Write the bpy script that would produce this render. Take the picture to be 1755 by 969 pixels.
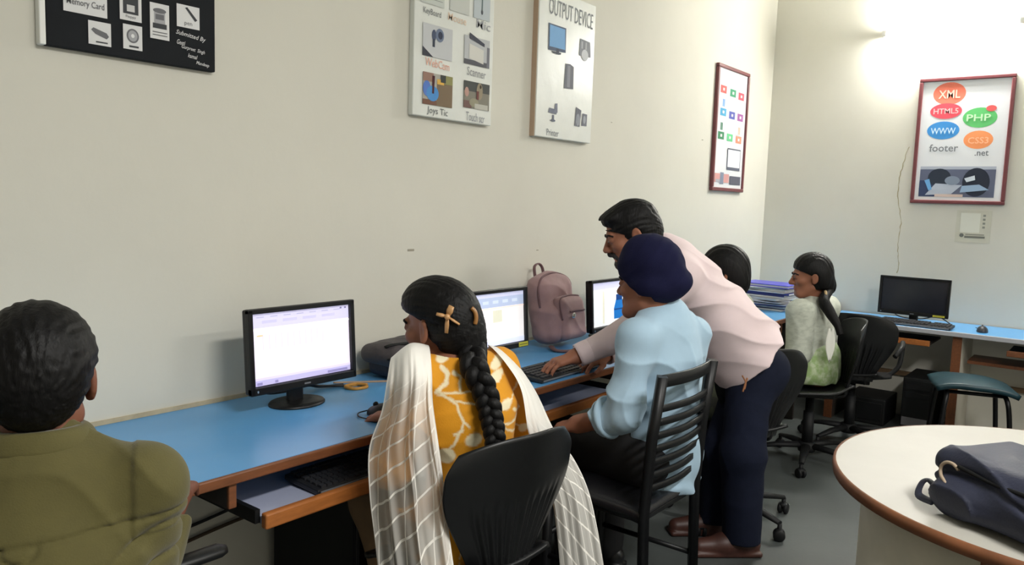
import bpy, bmesh, math, random
import numpy as np
from mathutils import Matrix, Vector, Euler

for o in list(bpy.data.objects):
    bpy.data.objects.remove(o)
SC = bpy.context.scene
COL = SC.collection
random.seed(7)

# ---------------------------------------------------------------- camera
cam_data = bpy.data.cameras.new('camera')
cam_data.sensor_width = 36.0
cam_data.lens = 36.0 * 1346.35 / 1755.0
cam_data.clip_start = 0.02
cam = bpy.data.objects.new('camera', cam_data)
COL.objects.link(cam)
YAW, PITCH, ROLL = 0.9061775, 0.1043195, 0.0329518
fwd = Vector((math.sin(YAW)*math.cos(PITCH), math.cos(YAW)*math.cos(PITCH), -math.sin(PITCH)))
rgt = Vector((math.cos(YAW), -math.sin(YAW), 0.0))
upv = rgt.cross(fwd)
r2 = math.cos(ROLL)*rgt + math.sin(ROLL)*upv
u2 = -math.sin(ROLL)*rgt + math.cos(ROLL)*upv
cam.matrix_world = Matrix(((r2.x, u2.x, -fwd.x, 0.0), (r2.y, u2.y, -fwd.y, -2.27),
                           (r2.z, u2.z, -fwd.z, 1.43), (0, 0, 0, 1)))
SC.camera = cam

# ---------------------------------------------------------------- world, lights, exposure
wd = bpy.data.worlds.new('world')
SC.world = wd
wd.use_nodes = True
wd.node_tree.nodes['Background'].inputs[0].default_value = (0.9, 0.95, 1.0, 1)
wd.node_tree.nodes['Background'].inputs[1].default_value = 0.3

def area(name, loc, size, power, color, rot=(0, 0, 0)):
    l = bpy.data.lights.new(name, 'AREA')
    l.shape = 'RECTANGLE'
    l.size, l.size_y = size
    l.energy = power
    l.color = color
    o = bpy.data.objects.new(name, l)
    COL.objects.link(o)
    o.location = loc
    o.rotation_euler = rot
    return o

# two rows of ceiling tubes: the room lamps above and behind the photographer
area('ceiling_lamp_light', (1.0, -3.3, 3.1), (1.2, 0.3), 62, (1.0, 0.985, 0.95))
area('ceiling_lamp_light', (3.4, -4.2, 3.1), (1.2, 0.3), 36, (1.0, 0.985, 0.95))
SC.view_settings.view_transform = 'Standard'
SC.view_settings.look = 'None'
SC.view_settings.gamma = 1.0
SC.view_settings.use_curve_mapping = False
SC.view_settings.exposure = 0.85

# ---------------------------------------------------------------- colour and materials
def lin(c):
    out = []
    for v in c[:3]:
        v = v / 255.0
        out.append(v/12.92 if v <= 0.04045 else ((v+0.055)/1.055)**2.4)
    return (out[0], out[1], out[2], 1.0)

MATS = {}
def mat(name, rgb=(128, 128, 128), rough=0.6, metal=0.0, spec=0.5, vary=0.0, vscale=8.0, bump=0.0, bscale=60.0,
        attr=False, sheen=0.0, stretch=None, emit=0.0, coat=0.0, rgb2=None, sss=0.0):
    if name in MATS:
        return MATS[name]
    m = bpy.data.materials.new(name)
    m.use_nodes = True
    nt = m.node_tree
    b = nt.nodes['Principled BSDF']
    b.inputs['Roughness'].default_value = rough
    b.inputs['Metallic'].default_value = metal
    b.inputs['Specular IOR Level'].default_value = spec
    if coat: b.inputs['Coat Weight'].default_value = coat
    if sheen:
        b.inputs['Sheen Weight'].default_value = sheen
    if sss:
        b.inputs['Subsurface Weight'].default_value = sss
        b.inputs['Subsurface Radius'].default_value = (0.012, 0.005, 0.003)
    base = lin(rgb)
    b.inputs['Base Color'].default_value = base
    if emit:
        b.inputs['Emission Color'].default_value = base
        b.inputs['Emission Strength'].default_value = emit
    tc = nt.nodes.new('ShaderNodeTexCoord')
    mp = nt.nodes.new('ShaderNodeMapping')
    nt.links.new(tc.outputs['Object'], mp.inputs[0])
    if stretch: mp.inputs['Scale'].default_value = stretch
    src = None
    if attr:
        at = nt.nodes.new('ShaderNodeAttribute')
        at.attribute_name = 'Col'
        src = at.outputs['Color']
    if vary > 0:
        nz = nt.nodes.new('ShaderNodeTexNoise')
        nz.inputs['Scale'].default_value = vscale
        nz.inputs['Detail'].default_value = 5
        nz.inputs['Roughness'].default_value = 0.6
        nt.links.new(mp.outputs[0], nz.inputs['Vector'])
        mx = nt.nodes.new('ShaderNodeMix')
        mx.data_type = 'RGBA'
        if rgb2 is None:
            mx.blend_type = 'MULTIPLY'
            mr = nt.nodes.new('ShaderNodeMapRange')
            mr.inputs[1].default_value = 0.3; mr.inputs[2].default_value = 0.7
            mr.inputs[3].default_value = 1.0 - vary; mr.inputs[4].default_value = 1.0
            nt.links.new(nz.outputs['Fac'], mr.inputs[0])
            mx.inputs[0].default_value = 1.0
            nt.links.new(mr.outputs[0], mx.inputs[7])
        else:
            mr = nt.nodes.new('ShaderNodeMapRange')
            mr.inputs[1].default_value = 0.42; mr.inputs[2].default_value = 0.68
            mr.inputs[3].default_value = 0.0; mr.inputs[4].default_value = vary
            nt.links.new(nz.outputs['Fac'], mr.inputs[0])
            nt.links.new(mr.outputs[0], mx.inputs[0])
            mx.inputs[7].default_value = lin(rgb2)
        if src is not None: nt.links.new(src, mx.inputs[6])
        else: mx.inputs[6].default_value = base
        src = mx.outputs[2]
    if src is not None:
        nt.links.new(src, b.inputs['Base Color'])
    if bump > 0:
        n2 = nt.nodes.new('ShaderNodeTexNoise')
        n2.inputs['Scale'].default_value = bscale
        n2.inputs['Detail'].default_value = 4
        nt.links.new(mp.outputs[0], n2.inputs['Vector'])
        bp = nt.nodes.new('ShaderNodeBump')
        bp.inputs['Strength'].default_value = bump
        bp.inputs['Distance'].default_value = 0.01
        nt.links.new(n2.outputs['Fac'], bp.inputs['Height'])
        nt.links.new(bp.outputs[0], b.inputs['Normal'])
    MATS[name] = m
    return m

def flatmat(rgb, emit=0.0, rough=0.7):
    return mat('print_%d_%d_%d_%d' % (rgb[0], rgb[1], rgb[2], int(emit*100)), rgb, rough=rough, emit=emit, spec=0.3)

# ---------------------------------------------------------------- object helpers
def props(o, label=None, cat=None, group=None, kind=None):
    if label: o['label'] = label
    if cat: o['category'] = cat
    if group: o['group'] = group
    if kind: o['kind'] = kind
    return o

def thing(name, label, cat, loc=(0, 0, 0), rotz=0.0, group=None):
    o = bpy.data.objects.new(name, None)
    COL.objects.link(o)
    o.location = loc
    o.rotation_euler = (0, 0, rotz)
    o.empty_display_size = 0.1
    return props(o, label, cat, group)

def worldloc(o):
    v = Vector((0, 0, 0))
    while o is not None:
        v = v + o.location
        o = o.parent
    return v

def link(name, me, mats, parent=None, loc=None):
    for m in (mats if isinstance(mats, (list, tuple)) else [mats]):
        me.materials.append(m)
    o = bpy.data.objects.new(name, me)
    COL.objects.link(o)
    if parent is not None: o.parent = parent
    if loc is not None: o.location = loc
    return o

def dup(root, loc, rotz, label=None, group=None):
    r = root.copy(); COL.objects.link(r)
    r.location = loc; r.rotation_euler = (0, 0, rotz)
    if label: r['label'] = label
    if group: r['group'] = group
    for ch in list(root.children):
        c = ch.copy(); COL.objects.link(c); c.parent = r
        for g in list(ch.children):
            d = g.copy(); COL.objects.link(d); d.parent = c
    return r

class MB:
    """collects shapes into one mesh"""
    def __init__(s):
        s.bm = bmesh.new()
    def _m(s, faces, mi, smooth):
        for f in faces:
            f.material_index = mi
            f.smooth = smooth
    def box(s, c, size, R=None, bevel=0.0, mi=0, seg=2):
        t = bmesh.new()
        bmesh.ops.create_cube(t, size=1.0)
        bmesh.ops.scale(t, vec=size, verts=t.verts)
        if bevel > 0:
            bmesh.ops.bevel(t, geom=list(t.edges), offset=bevel, segments=seg, affect='EDGES', profile=0.5)
        M = Matrix.Translation(c)
        if R is not None: M = M @ (R.to_4x4() if len(R) == 3 else R)
        s.merge(t, M, mi, False)
        return s
    def merge(s, t, M, mi=0, smooth=False):
        vs = [s.bm.verts.new(M @ v.co) for v in t.verts]
        t.verts.index_update()
        for f in t.faces:
            try:
                nf = s.bm.faces.new([vs[v.index] for v in f.verts])
                nf.material_index = mi
                nf.smooth = smooth
            except ValueError:
                pass
        t.free()
    def tube(s, pts, r, n=10, mi=0, closed=False, caps=True, flat=1.0):
        pts = [Vector(p) for p in pts]
        N = len(pts)
        rs = r if isinstance(r, (list, tuple)) else [r]*N
        rings = []
        prevn = None
        for i, p in enumerate(pts):
            if closed: d = pts[(i+1) % N] - pts[i-1]
            elif i == 0: d = pts[1]-pts[0]
            elif i == N-1: d = pts[-1]-pts[-2]
            else: d = pts[i+1]-pts[i-1]
            d.normalize()
            if prevn is None:
                a = Vector((0, 0, 1)) if abs(d.z) < 0.9 else Vector((1, 0, 0))
                nn = (a - d*a.dot(d)).normalized()
            else:
                nn = (prevn - d*prevn.dot(d))
                if nn.length < 1e-6: nn = d.orthogonal()
                nn.normalize()
            prevn = nn
            bb = d.cross(nn)
            rings.append([s.bm.verts.new(p + rs[i]*(math.cos(2*math.pi*k/n)*nn*flat + math.sin(2*math.pi*k/n)*bb)) for k in range(n)])
        M = N if closed else N-1
        for i in range(M):
            a, b = rings[i], rings[(i+1) % N]
            for k in range(n):
                f = s.bm.faces.new((a[k], a[(k+1) % n], b[(k+1) % n], b[k]))
                f.smooth = True; f.material_index = mi
        if caps and not closed:
            f = s.bm.faces.new(list(reversed(rings[0]))); f.material_index = mi
            f = s.bm.faces.new(rings[-1]); f.material_index = mi
        return s
    def lathe(s, prof, c=(0, 0, 0), n=32, R=None, mi=0, sx=1.0, sy=1.0, smooth=True, a0=0.0, a1=2*math.pi):
        c = Vector(c)
        full = abs(a1-a0-2*math.pi) < 1e-6
        K = n if full else n+1
        rings = []
        for (r, z) in prof:
            ring = []
            if r < 1e-6:
                v = Vector((0, 0, z))
                if R is not None: v = R @ v
                ring = [s.bm.verts.new(c+v)]
            else:
                for k in range(K):
                    a = a0 + (a1-a0)*k/n
                    v = Vector((r*math.cos(a)*sx, r*math.sin(a)*sy, z))
                    if R is not None: v = R @ v
                    ring.append(s.bm.verts.new(c+v))
            rings.append(ring)
        for i in range(len(rings)-1):
            a, b = rings[i], rings[i+1]
            for k in range(n):
                k2 = (k+1) % K if full else k+1
                if len(a) == 1 and len(b) == 1: continue
                if len(a) == 1: f = s.bm.faces.new((a[0], b[k2], b[k]))
                elif len(b) == 1: f = s.bm.faces.new((a[k], a[k2], b[0]))
                else: f = s.bm.faces.new((a[k], a[k2], b[k2], b[k]))
                f.smooth = smooth; f.material_index = mi
        return s
    def ball(s, c, r, R=None, mi=0, u=16, v=10):
        t = bmesh.new()
        bmesh.ops.create_uvsphere(t, u_segments=u, v_segments=v, radius=1.0)
        rr = r if isinstance(r, (tuple, list)) else (r, r, r)
        M = Matrix.Translation(c)
        if R is not None: M = M @ R.to_4x4()
        M = M @ Matrix.Diagonal((rr[0], rr[1], rr[2], 1))
        s.merge(t, M, mi, True)
        return s
    def poly(s, pts, mi=0):
        f = s.bm.faces.new([s.bm.verts.new(p) for p in pts])
        f.material_index = mi
        return s
    def prism(s, pts, off, mi=0):
        """polygon pts extruded along off"""
        off = Vector(off)
        a = [s.bm.verts.new(Vector(p)) for p in pts]
        b = [s.bm.verts.new(Vector(p)+off) for p in pts]
        n = len(a)
        fs = [s.bm.faces.new(a), s.bm.faces.new(list(reversed(b)))]
        for k in range(n):
            fs.append(s.bm.faces.new((a[k], b[k], b[(k+1) % n], a[(k+1) % n])))
        for f in fs: f.material_index = mi
        return s
    def grid(s, fn, nu, nv, mi=0, thick=0.0, uv=None):
        """sheet from fn(u,v) u,v in 0..1, optional thickness"""
        P = [[Vector(fn(i/nu, j/nv)) for j in range(nv+1)] for i in range(nu+1)]
        front = [[s.bm.verts.new(p) for p in row] for row in P]
        ul = s.bm.loops.layers.uv.verify() if uv else None
        def face(q, st=None):
            f = s.bm.faces.new(q); f.smooth = True; f.material_index = mi
            if ul is not None and st is not None:
                for l, t in zip(f.loops, st): l[ul].uv = t
        for i in range(nu):
            for j in range(nv):
                st = [(i/nu, j/nv), ((i+1)/nu, j/nv), ((i+1)/nu, (j+1)/nv), (i/nu, (j+1)/nv)]
                face((front[i][j], front[i+1][j], front[i+1][j+1], front[i][j+1]), st)
        if thick:
            back = []
            for i in range(nu+1):
                row = []
                for j in range(nv+1):
                    a = P[min(i+1, nu)][j]-P[max(i-1, 0)][j]
                    b = P[i][min(j+1, nv)]-P[i][max(j-1, 0)]
                    n = a.cross(b)
                    if n.length > 0: n.normalize()
                    row.append(s.bm.verts.new(P[i][j]-n*thick))
                back.append(row)
            for i in range(nu):
                for j in range(nv):
                    st = [(i/nu, j/nv), (i/nu, (j+1)/nv), ((i+1)/nu, (j+1)/nv), ((i+1)/nu, j/nv)]
                    face((back[i][j], back[i][j+1], back[i+1][j+1], back[i+1][j]), st)
            for i in range(nu):
                face((front[i][0], back[i][0], back[i+1][0], front[i+1][0]))
                face((front[i][nv], front[i+1][nv], back[i+1][nv], back[i][nv]))
            for j in range(nv):
                face((front[0][j], front[0][j+1], back[0][j+1], back[0][j]))
                face((front[nu][j], back[nu][j], back[nu][j+1], front[nu][j+1]))
        return s
    def out(s, name, mats, parent=None, world=False, loc=None, fixn=False):
        if fixn: bmesh.ops.recalc_face_normals(s.bm, faces=list(s.bm.faces))
        me = bpy.data.meshes.new(name)
        off = Vector((0, 0, 0))
        if world and parent is not None: off = worldloc(parent)
        if loc is not None: off = off + Vector(loc) if not world else Vector(loc)
        if off.length > 0:
            bmesh.ops.translate(s.bm, verts=s.bm.verts, vec=-off)
        s.bm.to_mesh(me); s.bm.free()
        if loc is not None and world and parent is not None:
            loc = Vector(loc) - worldloc(parent)
        return link(name, me, mats, parent, loc)

def rotz(a): return Matrix.Rotation(a, 3, 'Z')
def frame(x, y, z): return Matrix(((x[0], y[0], z[0]), (x[1], y[1], z[1]), (x[2], y[2], z[2])))
def spline(pts, n=8, closed=False):
    pts = [np.array(p, float) for p in pts]
    out = []
    N = len(pts)
    for i in range(N if closed else N-1):
        if closed:
            p0, p1, p2, p3 = pts[i-1], pts[i], pts[(i+1) % N], pts[(i+2) % N]
        else:
            p0, p1, p2, p3 = pts[max(i-1, 0)], pts[i], pts[i+1], pts[min(i+2, N-1)]
        for k in range(n):
            t = k/n
            out.append(0.5*((2*p1)+(-p0+p2)*t+(2*p0-5*p1+4*p2-p3)*t*t+(-p0+3*p1-3*p2+p3)*t**3))
    if not closed: out.append(pts[-1])
    return [Vector(p) for p in out]

def text_mesh(s, height, width=None, shear=0.0, bold=0.0):
    cu = bpy.data.curves.new('lettering', 'FONT')
    cu.body = s; cu.size = 1.0; cu.shear = shear; cu.offset = bold
    cu.resolution_u = 2
    to = bpy.data.objects.new('lettering', cu)
    COL.objects.link(to)
    dg = bpy.context.evaluated_depsgraph_get()
    me = bpy.data.meshes.new_from_object(to.evaluated_get(dg))
    bpy.data.objects.remove(to); bpy.data.curves.remove(cu)
    co = np.zeros(len(me.vertices)*3); me.vertices.foreach_get('co', co)
    co = co.reshape(-1, 3)
    mn, mx = co.min(0), co.max(0)
    sc = height/max(mx[1]-mn[1], 1e-6)
    sx = sc if width is None else width/max(mx[0]-mn[0], 1e-6)
    co = (co-(mn+mx)/2)*np.array([sx, sc, 1])
    polys = [list(p.vertices) for p in me.polygons]
    bpy.data.meshes.remove(me)
    return co, polys

# ---------------------------------------------------------------- implicit surfaces (bodies, clothes, bags)
def hash3(i, j, k):
    h = (i*374761393 + j*668265263 + k*2147483647) & 0x7fffffff
    h = ((h ^ (h >> 13))*1274126177) & 0x7fffffff
    return ((h ^ (h >> 16)) & 0xffff)/65535.0*2-1
def noise(P):
    P = np.asarray(P, np.float64)
    f = np.floor(P).astype(np.int64); t = P-f
    t = t*t*(3-2*t)
    i, j, k = f[..., 0], f[..., 1], f[..., 2]
    r = 0
    for a in (0, 1):
        wa = t[..., 0] if a else 1-t[..., 0]
        for b in (0, 1):
            wb = t[..., 1] if b else 1-t[..., 1]
            for c in (0, 1):
                wc = t[..., 2] if c else 1-t[..., 2]
                r = r + hash3(i+a, j+b, k+c)*wa*wb*wc
    return r

A = lambda *v: np.array(v[0] if len(v) == 1 else v, float)
def nrm(v):
    v = A(v); return v/np.linalg.norm(v)
def cap(a, b, ra, rb=None, k=0.02, op='+'): return ('c', op, k, A(a), A(b), ra, ra if rb is None else rb)
def flatcap(a, b, ra, rb, F, flat, k=0.03, op='+'): return ('t', op, k, A(a), A(b), ra, rb, nrm(F), flat)
def ell(c, r, R=None, k=0.02, op='+'): return ('e', op, k, A(c), A(r), None if R is None else np.array(R, float))
def rbox(c, h, r, R=None, k=0.02, op='+'): return ('b', op, k, A(c), A(h), r, None if R is None else np.array(R, float))
def plane(p, n, k=0.004): return ('p', 'x', k, A(p), nrm(n))      # keeps the side opposite n
def func(f, op='x', k=0.004): return ('f', op, k, f)

def pdist(q, P):
    t = q[0]
    if t == 'c':
        a, b, ra, rb = q[3:7]
        ab = b-a; L = ab@ab
        h = np.clip(((P-a)@ab)/max(L, 1e-12), 0, 1)
        return np.linalg.norm(P-a-h[:, None]*ab, axis=1)-(ra+(rb-ra)*h)
    if t == 't':
        a, b, ra, rb, F, fl = q[3:9]
        ab = b-a; L = ab@ab
        h = np.clip(((P-a)@ab)/max(L, 1e-12), 0, 1)
        v = P-a-h[:, None]*ab
        vf = v@F
        v = v+(vf*(1/fl-1))[:, None]*F
        return (np.linalg.norm(v, axis=1)-(ra+(rb-ra)*h))*(0.5+0.5*fl)
    if t == 'e':
        c, r, R = q[3:6]
        v = P-c
        if R is not None: v = v@R
        k0 = np.linalg.norm(v/r, axis=1); k1 = np.linalg.norm(v/(r*r), axis=1)
        return k0*(k0-1)/np.maximum(k1, 1e-9)
    if t == 'b':
        c, h, r, R = q[3:7]
        v = P-c
        if R is not None: v = v@R
        v = np.abs(v)-(h-r)
        return np.linalg.norm(np.maximum(v, 0), axis=1)+np.minimum(v.max(1), 0)-r
    if t == 'p':
        return (P-q[3])@q[4]
    return q[3](P)

def field(prims, P):
    d = np.full(len(P), 1e3)
    for q in prims:
        e = pdist(q, P); k = q[2]; op = q[1]
        if op == '+':
            h = np.clip(0.5+0.5*(d-e)/k, 0, 1)
            d = d*(1-h)+e*h-k*h*(1-h)
        elif op == '-':
            h = np.clip(0.5-0.5*(d+e)/k, 0, 1)
            d = d*(1-h)-e*h+k*h*(1-h)
        else:
            h = np.clip(0.5-0.5*(d-e)/k, 0, 1)
            d = d*(1-h)+e*h+k*h*(1-h)
    return d

def bounds(prims):
    lo = np.full(3, 1e9); hi = -lo
    for q in prims:
        if q[1] != '+': continue
        if q[0] in 'ct':
            r = max(q[5], q[6])
            pts = [q[3]-r, q[3]+r, q[4]-r, q[4]+r]
        elif q[0] == 'e': pts = [q[3]-q[4].max(), q[3]+q[4].max()]
        elif q[0] == 'b':
            L = np.linalg.norm(q[4]); pts = [q[3]-L, q[3]+L]
        else: continue
        for p in pts:
            lo = np.minimum(lo, p); hi = np.maximum(hi, p)
    return lo, hi

def solid(prims, res, disp=None, pad=0.03, lo=None, hi=None):
    """surface nets of the implicit solid -> verts, quads"""
    l, h_ = bounds(prims)
    lo = l-pad if lo is None else A(lo); hi = h_+pad if hi is None else A(hi)
    B = 8
    nb = np.maximum(np.ceil((hi-lo)/(res*B)).astype(int), 1)
    bc = np.stack(np.meshgrid(*[np.arange(n) for n in nb], indexing='ij'), -1).reshape(-1, 3)
    cen = lo+(bc*B+(B-1)/2)*res
    cd = field(prims, cen)
    keep = np.abs(cd) < res*B*1.25+0.02
    D = np.repeat(np.repeat(np.repeat(cd.reshape(nb).astype(np.float32), B, 0), B, 1), B, 2)
    off = np.stack(np.meshgrid(*[np.arange(B)]*3, indexing='ij'), -1).reshape(-1, 3)
    kb = bc[keep]
    key = (kb//3)@np.array([1000000, 1000, 1])
    order = np.argsort(key, kind='stable'); kb = kb[order]; key = key[order]
    cuts = np.flatnonzero(np.diff(key))+1
    for ks in np.split(kb, cuts):
        I = (ks[:, None, :]*B+off[None]).reshape(-1, 3)
        P = lo+I*res
        c0 = (P.min(0)+P.max(0))/2; rad = np.linalg.norm(P.max(0)-P.min(0))/2
        pc = [pdist(q, c0[None])[0] if q[1] == '+' else 0 for q in prims]
        mn_ = min(e for e, q in zip(pc, prims) if q[1] == '+')
        use = [q for e, q in zip(pc, prims) if q[1] != '+' or e < mn_+2.6*rad+q[2]+.01]
        d = field(use, P)
        if disp is not None:
            m = np.abs(d) < 0.03
            if m.any(): d[m] += disp(P[m])
        D[I[:, 0], I[:, 1], I[:, 2]] = d
    S = D < 0
    nx, ny, nz = D.shape
    cnt = np.zeros((nx-1, ny-1, nz-1), np.int8)
    for a in (0, 1):
        for b in (0, 1):
            for c in (0, 1):
                cnt += S[a:nx-1+a, b:ny-1+b, c:nz-1+c]
    cells = np.argwhere((cnt > 0) & (cnt < 8))
    vid = np.full(cnt.shape, -1, np.int64)
    vid[cells[:, 0], cells[:, 1], cells[:, 2]] = np.arange(len(cells))
    acc = np.zeros((len(cells), 3)); num = np.zeros(len(cells))
    cr = [(a, b, c) for a in (0, 1) for b in (0, 1) for c in (0, 1)]
    for p in cr:
        for ax in range(3):
            if p[ax]: continue
            q = list(p); q[ax] = 1
            dp = D[cells[:, 0]+p[0], cells[:, 1]+p[1], cells[:, 2]+p[2]]
            dq = D[cells[:, 0]+q[0], cells[:, 1]+q[1], cells[:, 2]+q[2]]
            m = (dp < 0) != (dq < 0)
            t = np.where(m, dp/np.where(dp == dq, 1, dp-dq), 0)
            e = np.tile(np.array(p, float), (len(cells), 1)); e[:, ax] = t
            acc += e*m[:, None]; num += m
    V = lo+(cells+acc/np.maximum(num, 1)[:, None])*res
    F = []
    for ax in range(3):
        sl0 = [slice(None)]*3; sl1 = [slice(None)]*3
        sl0[ax] = slice(0, -1); sl1[ax] = slice(1, None)
        e = np.argwhere(S[tuple(sl0)] != S[tuple(sl1)])
        b, c = (ax+1) % 3, (ax+2) % 3
        ok = (e[:, b] > 0) & (e[:, c] > 0) & (e[:, b] < D.shape[b]-1) & (e[:, c] < D.shape[c]-1)
        e = e[ok]
        if not len(e): continue
        def vv(db, dc):
            x = e.copy(); x[:, b] -= db; x[:, c] -= dc
            return vid[x[:, 0], x[:, 1], x[:, 2]]
        q = np.stack([vv(0, 0), vv(1, 0), vv(1, 1), vv(0, 1)], 1)
        fl = ~S[e[:, 0], e[:, 1], e[:, 2]]
        q[fl] = q[fl][:, ::-1]
        F.append(q)
    F = np.concatenate(F)
    F = F[(F >= 0).all(1)]
    return V, F

def npmesh(name, V, F, mats, parent=None, color=None, midx=None):
    off = np.array(worldloc(parent)) if parent is not None else 0
    me = bpy.data.meshes.new(name)
    me.vertices.add(len(V)); me.vertices.foreach_set('co', (V-off).astype(np.float32).ravel())
    n = F.shape[1]
    me.loops.add(F.size); me.loops.foreach_set('vertex_index', F.astype(np.int32).ravel())
    me.polygons.add(len(F))
    me.polygons.foreach_set('loop_start', np.arange(0, F.size, n, dtype=np.int32))
    me.polygons.foreach_set('use_smooth', np.ones(len(F), bool))
    if midx is not None:
        me.polygons.foreach_set('material_index', midx.astype(np.int32))
    me.update(calc_edges=True)
    if color is not None:
        at = me.color_attributes.new('Col', 'FLOAT_COLOR', 'POINT')
        c4 = np.ones((len(V), 4), np.float32); c4[:, :3] = color
        at.data.foreach_set('color', c4.ravel())
    me.validate()
    return link(name, me, mats, parent)

def sdf(name, prims, res, mats, parent=None, disp=None, color=None, lo=None, hi=None, smooth=0):
    V, F = solid(prims, res, disp, lo=lo, hi=hi)
    c = color(V) if color is not None else None
    return npmesh(name, V, F, mats, parent, c)

def snap(prims, pts, off=0.0, n=6):
    """pull points onto the surface of an implicit solid"""
    P = np.array([A(p) for p in pts], float)
    for _ in range(n):
        d = field(prims, P)
        g = np.stack([field(prims, P+np.eye(3)[k]*.002)-d for k in range(3)], 1)
        g /= np.maximum(np.linalg.norm(g, axis=1), 1e-9)[:, None]
        P = P-g*(d-off)[:, None]
    return [Vector(p) for p in P]

def polydist(P, line):
    """distance of points P (n,2) to a 2-D polyline"""
    d = np.full(len(P), 1e9)
    for a, b in zip(line[:-1], line[1:]):
        a, b = A(a), A(b); ab = b-a
        h = np.clip(((P-a)@ab)/max(ab@ab, 1e-12), 0, 1)
        d = np.minimum(d, np.linalg.norm(P-a-h[:, None]*ab, axis=1))
    return d

# ---------------------------------------------------------------- setting
XR = 6.06      # right wall
M_wall = mat('wall_paint_cream', (217, 214, 202), rough=0.75, spec=0.25, vary=0.07, vscale=1.3, bump=0.05, bscale=35)
M_ceil = mat('ceiling_white', (235, 234, 226), rough=0.9)
M_floor = mat('floor_grey_cement', (84, 89, 88), rough=0.42, vary=0.3, vscale=2.2, bump=0.04, bscale=40)
M_blue = mat('laminate_blue', (90, 158, 214), rough=0.33, vary=0.25, vscale=2.2, rgb2=(134, 180, 220))
M_edge = mat('edge_band_brown', (128, 78, 48), rough=0.45, vary=0.35, vscale=14, stretch=(1, 6, 6))
M_orange = mat('edge_band_orange', (178, 108, 52), rough=0.45, vary=0.3, vscale=12, stretch=(1, 6, 6))
M_panel = mat('panel_dark', (52, 46, 42), rough=0.6)
M_panelw = mat('panel_offwhite', (216, 210, 194), rough=0.6, vary=0.15, vscale=6)
M_black = mat('plastic_black', (15, 16, 18), rough=0.40, spec=0.4)
M_blackm = mat('plastic_black_matt', (15, 16, 18), rough=0.6, spec=0.3)
M_metalb = mat('metal_black_paint', (12, 13, 16), rough=0.42, spec=0.35)
M_chrome = mat('chrome', (180, 180, 182), rough=0.25, metal=1.0)
M_cable = mat('cable_black', (26, 27, 30), rough=0.5)

def wall(name, c, size):
    o = MB().box(c, size).out(name, M_wall)
    return props(o, kind='structure')
wall('wall_left', (1.73, 0.06, 1.65), (8.66, 0.12, 3.3))
wall('wall_right', (XR+0.06, -2.44, 1.65), (0.12, 5.12, 3.3))
wall('wall_back', (1.73, -5.06, 1.65), (8.66, 0.12, 3.3))
wall('wall_near', (-2.66, -2.5, 1.65), (0.12, 5.0, 3.3))
props(MB().box((1.73, -2.5, -0.05), (8.66, 5.0, 0.1)).out('floor', M_floor), kind='structure')
props(MB().box((1.73, -2.5, 3.35), (8.66, 5.0, 0.1)).out('ceiling', M_ceil), kind='structure')

# crack and pencil marks in the plaster
M_crack = mat('crack_dirt', (168, 156, 118), rough=0.9)
def crackline(name, pts, r):
    mb = MB(); mb.tube(pts, r, n=5, mi=0, flat=1.0)
    return props(mb.out(name, M_crack), kind='structure')
cp = [Vector((6.0600, -0.9972, 1.8906)), Vector((6.0600, -0.9792, 1.8344)), Vector((6.0600, -0.9664, 1.7576)), Vector((6.0600, -0.9539, 1.6763)), Vector((6.0600, -0.9504, 1.5742)), Vector((6.0600, -0.9659, 1.4723)), Vector((6.0600, -0.9845, 1.3786)), Vector((6.0600, -0.9839, 1.2881)), Vector((6.0600, -0.9805, 1.1848)), Vector((6.0600, -0.9907, 1.1027)), Vector((6.0600, -0.9904, 1.0071))]
rr = random.Random(3)
pp = []
for p in spline(cp, 4):
    pp.append(Vector((XR+0.0005, p.y+rr.uniform(-.004, .004), p.z)))
crackline('trim_1', pp, [0.0012+0.0022*rr.random() for _ in pp])

M_smudge = mat('pencil_smudge', (158, 152, 136), rough=0.9)
for nk_, (px, pz, w) in enumerate([((2.2302, 1.2171), 0.0, .018), ((3.0895, 1.1918), 0.0, .008), ((3.7257, 1.8678), 0.0, .007), ((4.8768, 1.8656), 0.0, .010)]):
    props(MB().box((px[0], -0.0004, px[1]), (w*2, 0.0016, w*0.5)).out('trim_%d' % (5+nk_), M_smudge), kind='structure')
# dusty cement line where worktop meets the wall
M_skirt = mat('cement_strip', (200, 186, 156), rough=0.9, vary=0.3, vscale=14)
props(MB().box((2.7, -0.003, 0.757), (6.6, 0.006, 0.013)).out('trim_3', M_skirt), kind='structure')

# wall lamp (blown-out batten high on the right wall)
t = thing('wall_lamp', 'glaring white tube lamp high on the right wall above the framed web-language poster', 'lamp', (XR-0.03, -1.20, 2.67))
M_tube = mat('lamp_tube_glow', (255, 254, 248), emit=185.0)
M_white = mat('plastic_white', (235, 235, 230), rough=0.5)
MB().box((0.012, 0, 0.0), (0.03, 0.86, 0.03), bevel=0.006).out('housing', M_white, t)
MB().tube([(-0.03, -0.39, -.006), (-0.03, 0.39, -.006)], 0.017, n=14).out('lamp_tube', M_tube, t)
for s in (-1, 1): MB().box((-0.025, s*0.405, 0), (0.045, 0.03, 0.04), bevel=0.006).out('lamp_holder', M_white, t)
la = area('lamp_tube_light', (XR-0.10, -1.28, 2.66), (0.05, 0.6), 6, (1.0, 0.98, 0.93), (0, math.radians(90), 0))
la.rotation_euler = (0, math.radians(60), 0)

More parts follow.
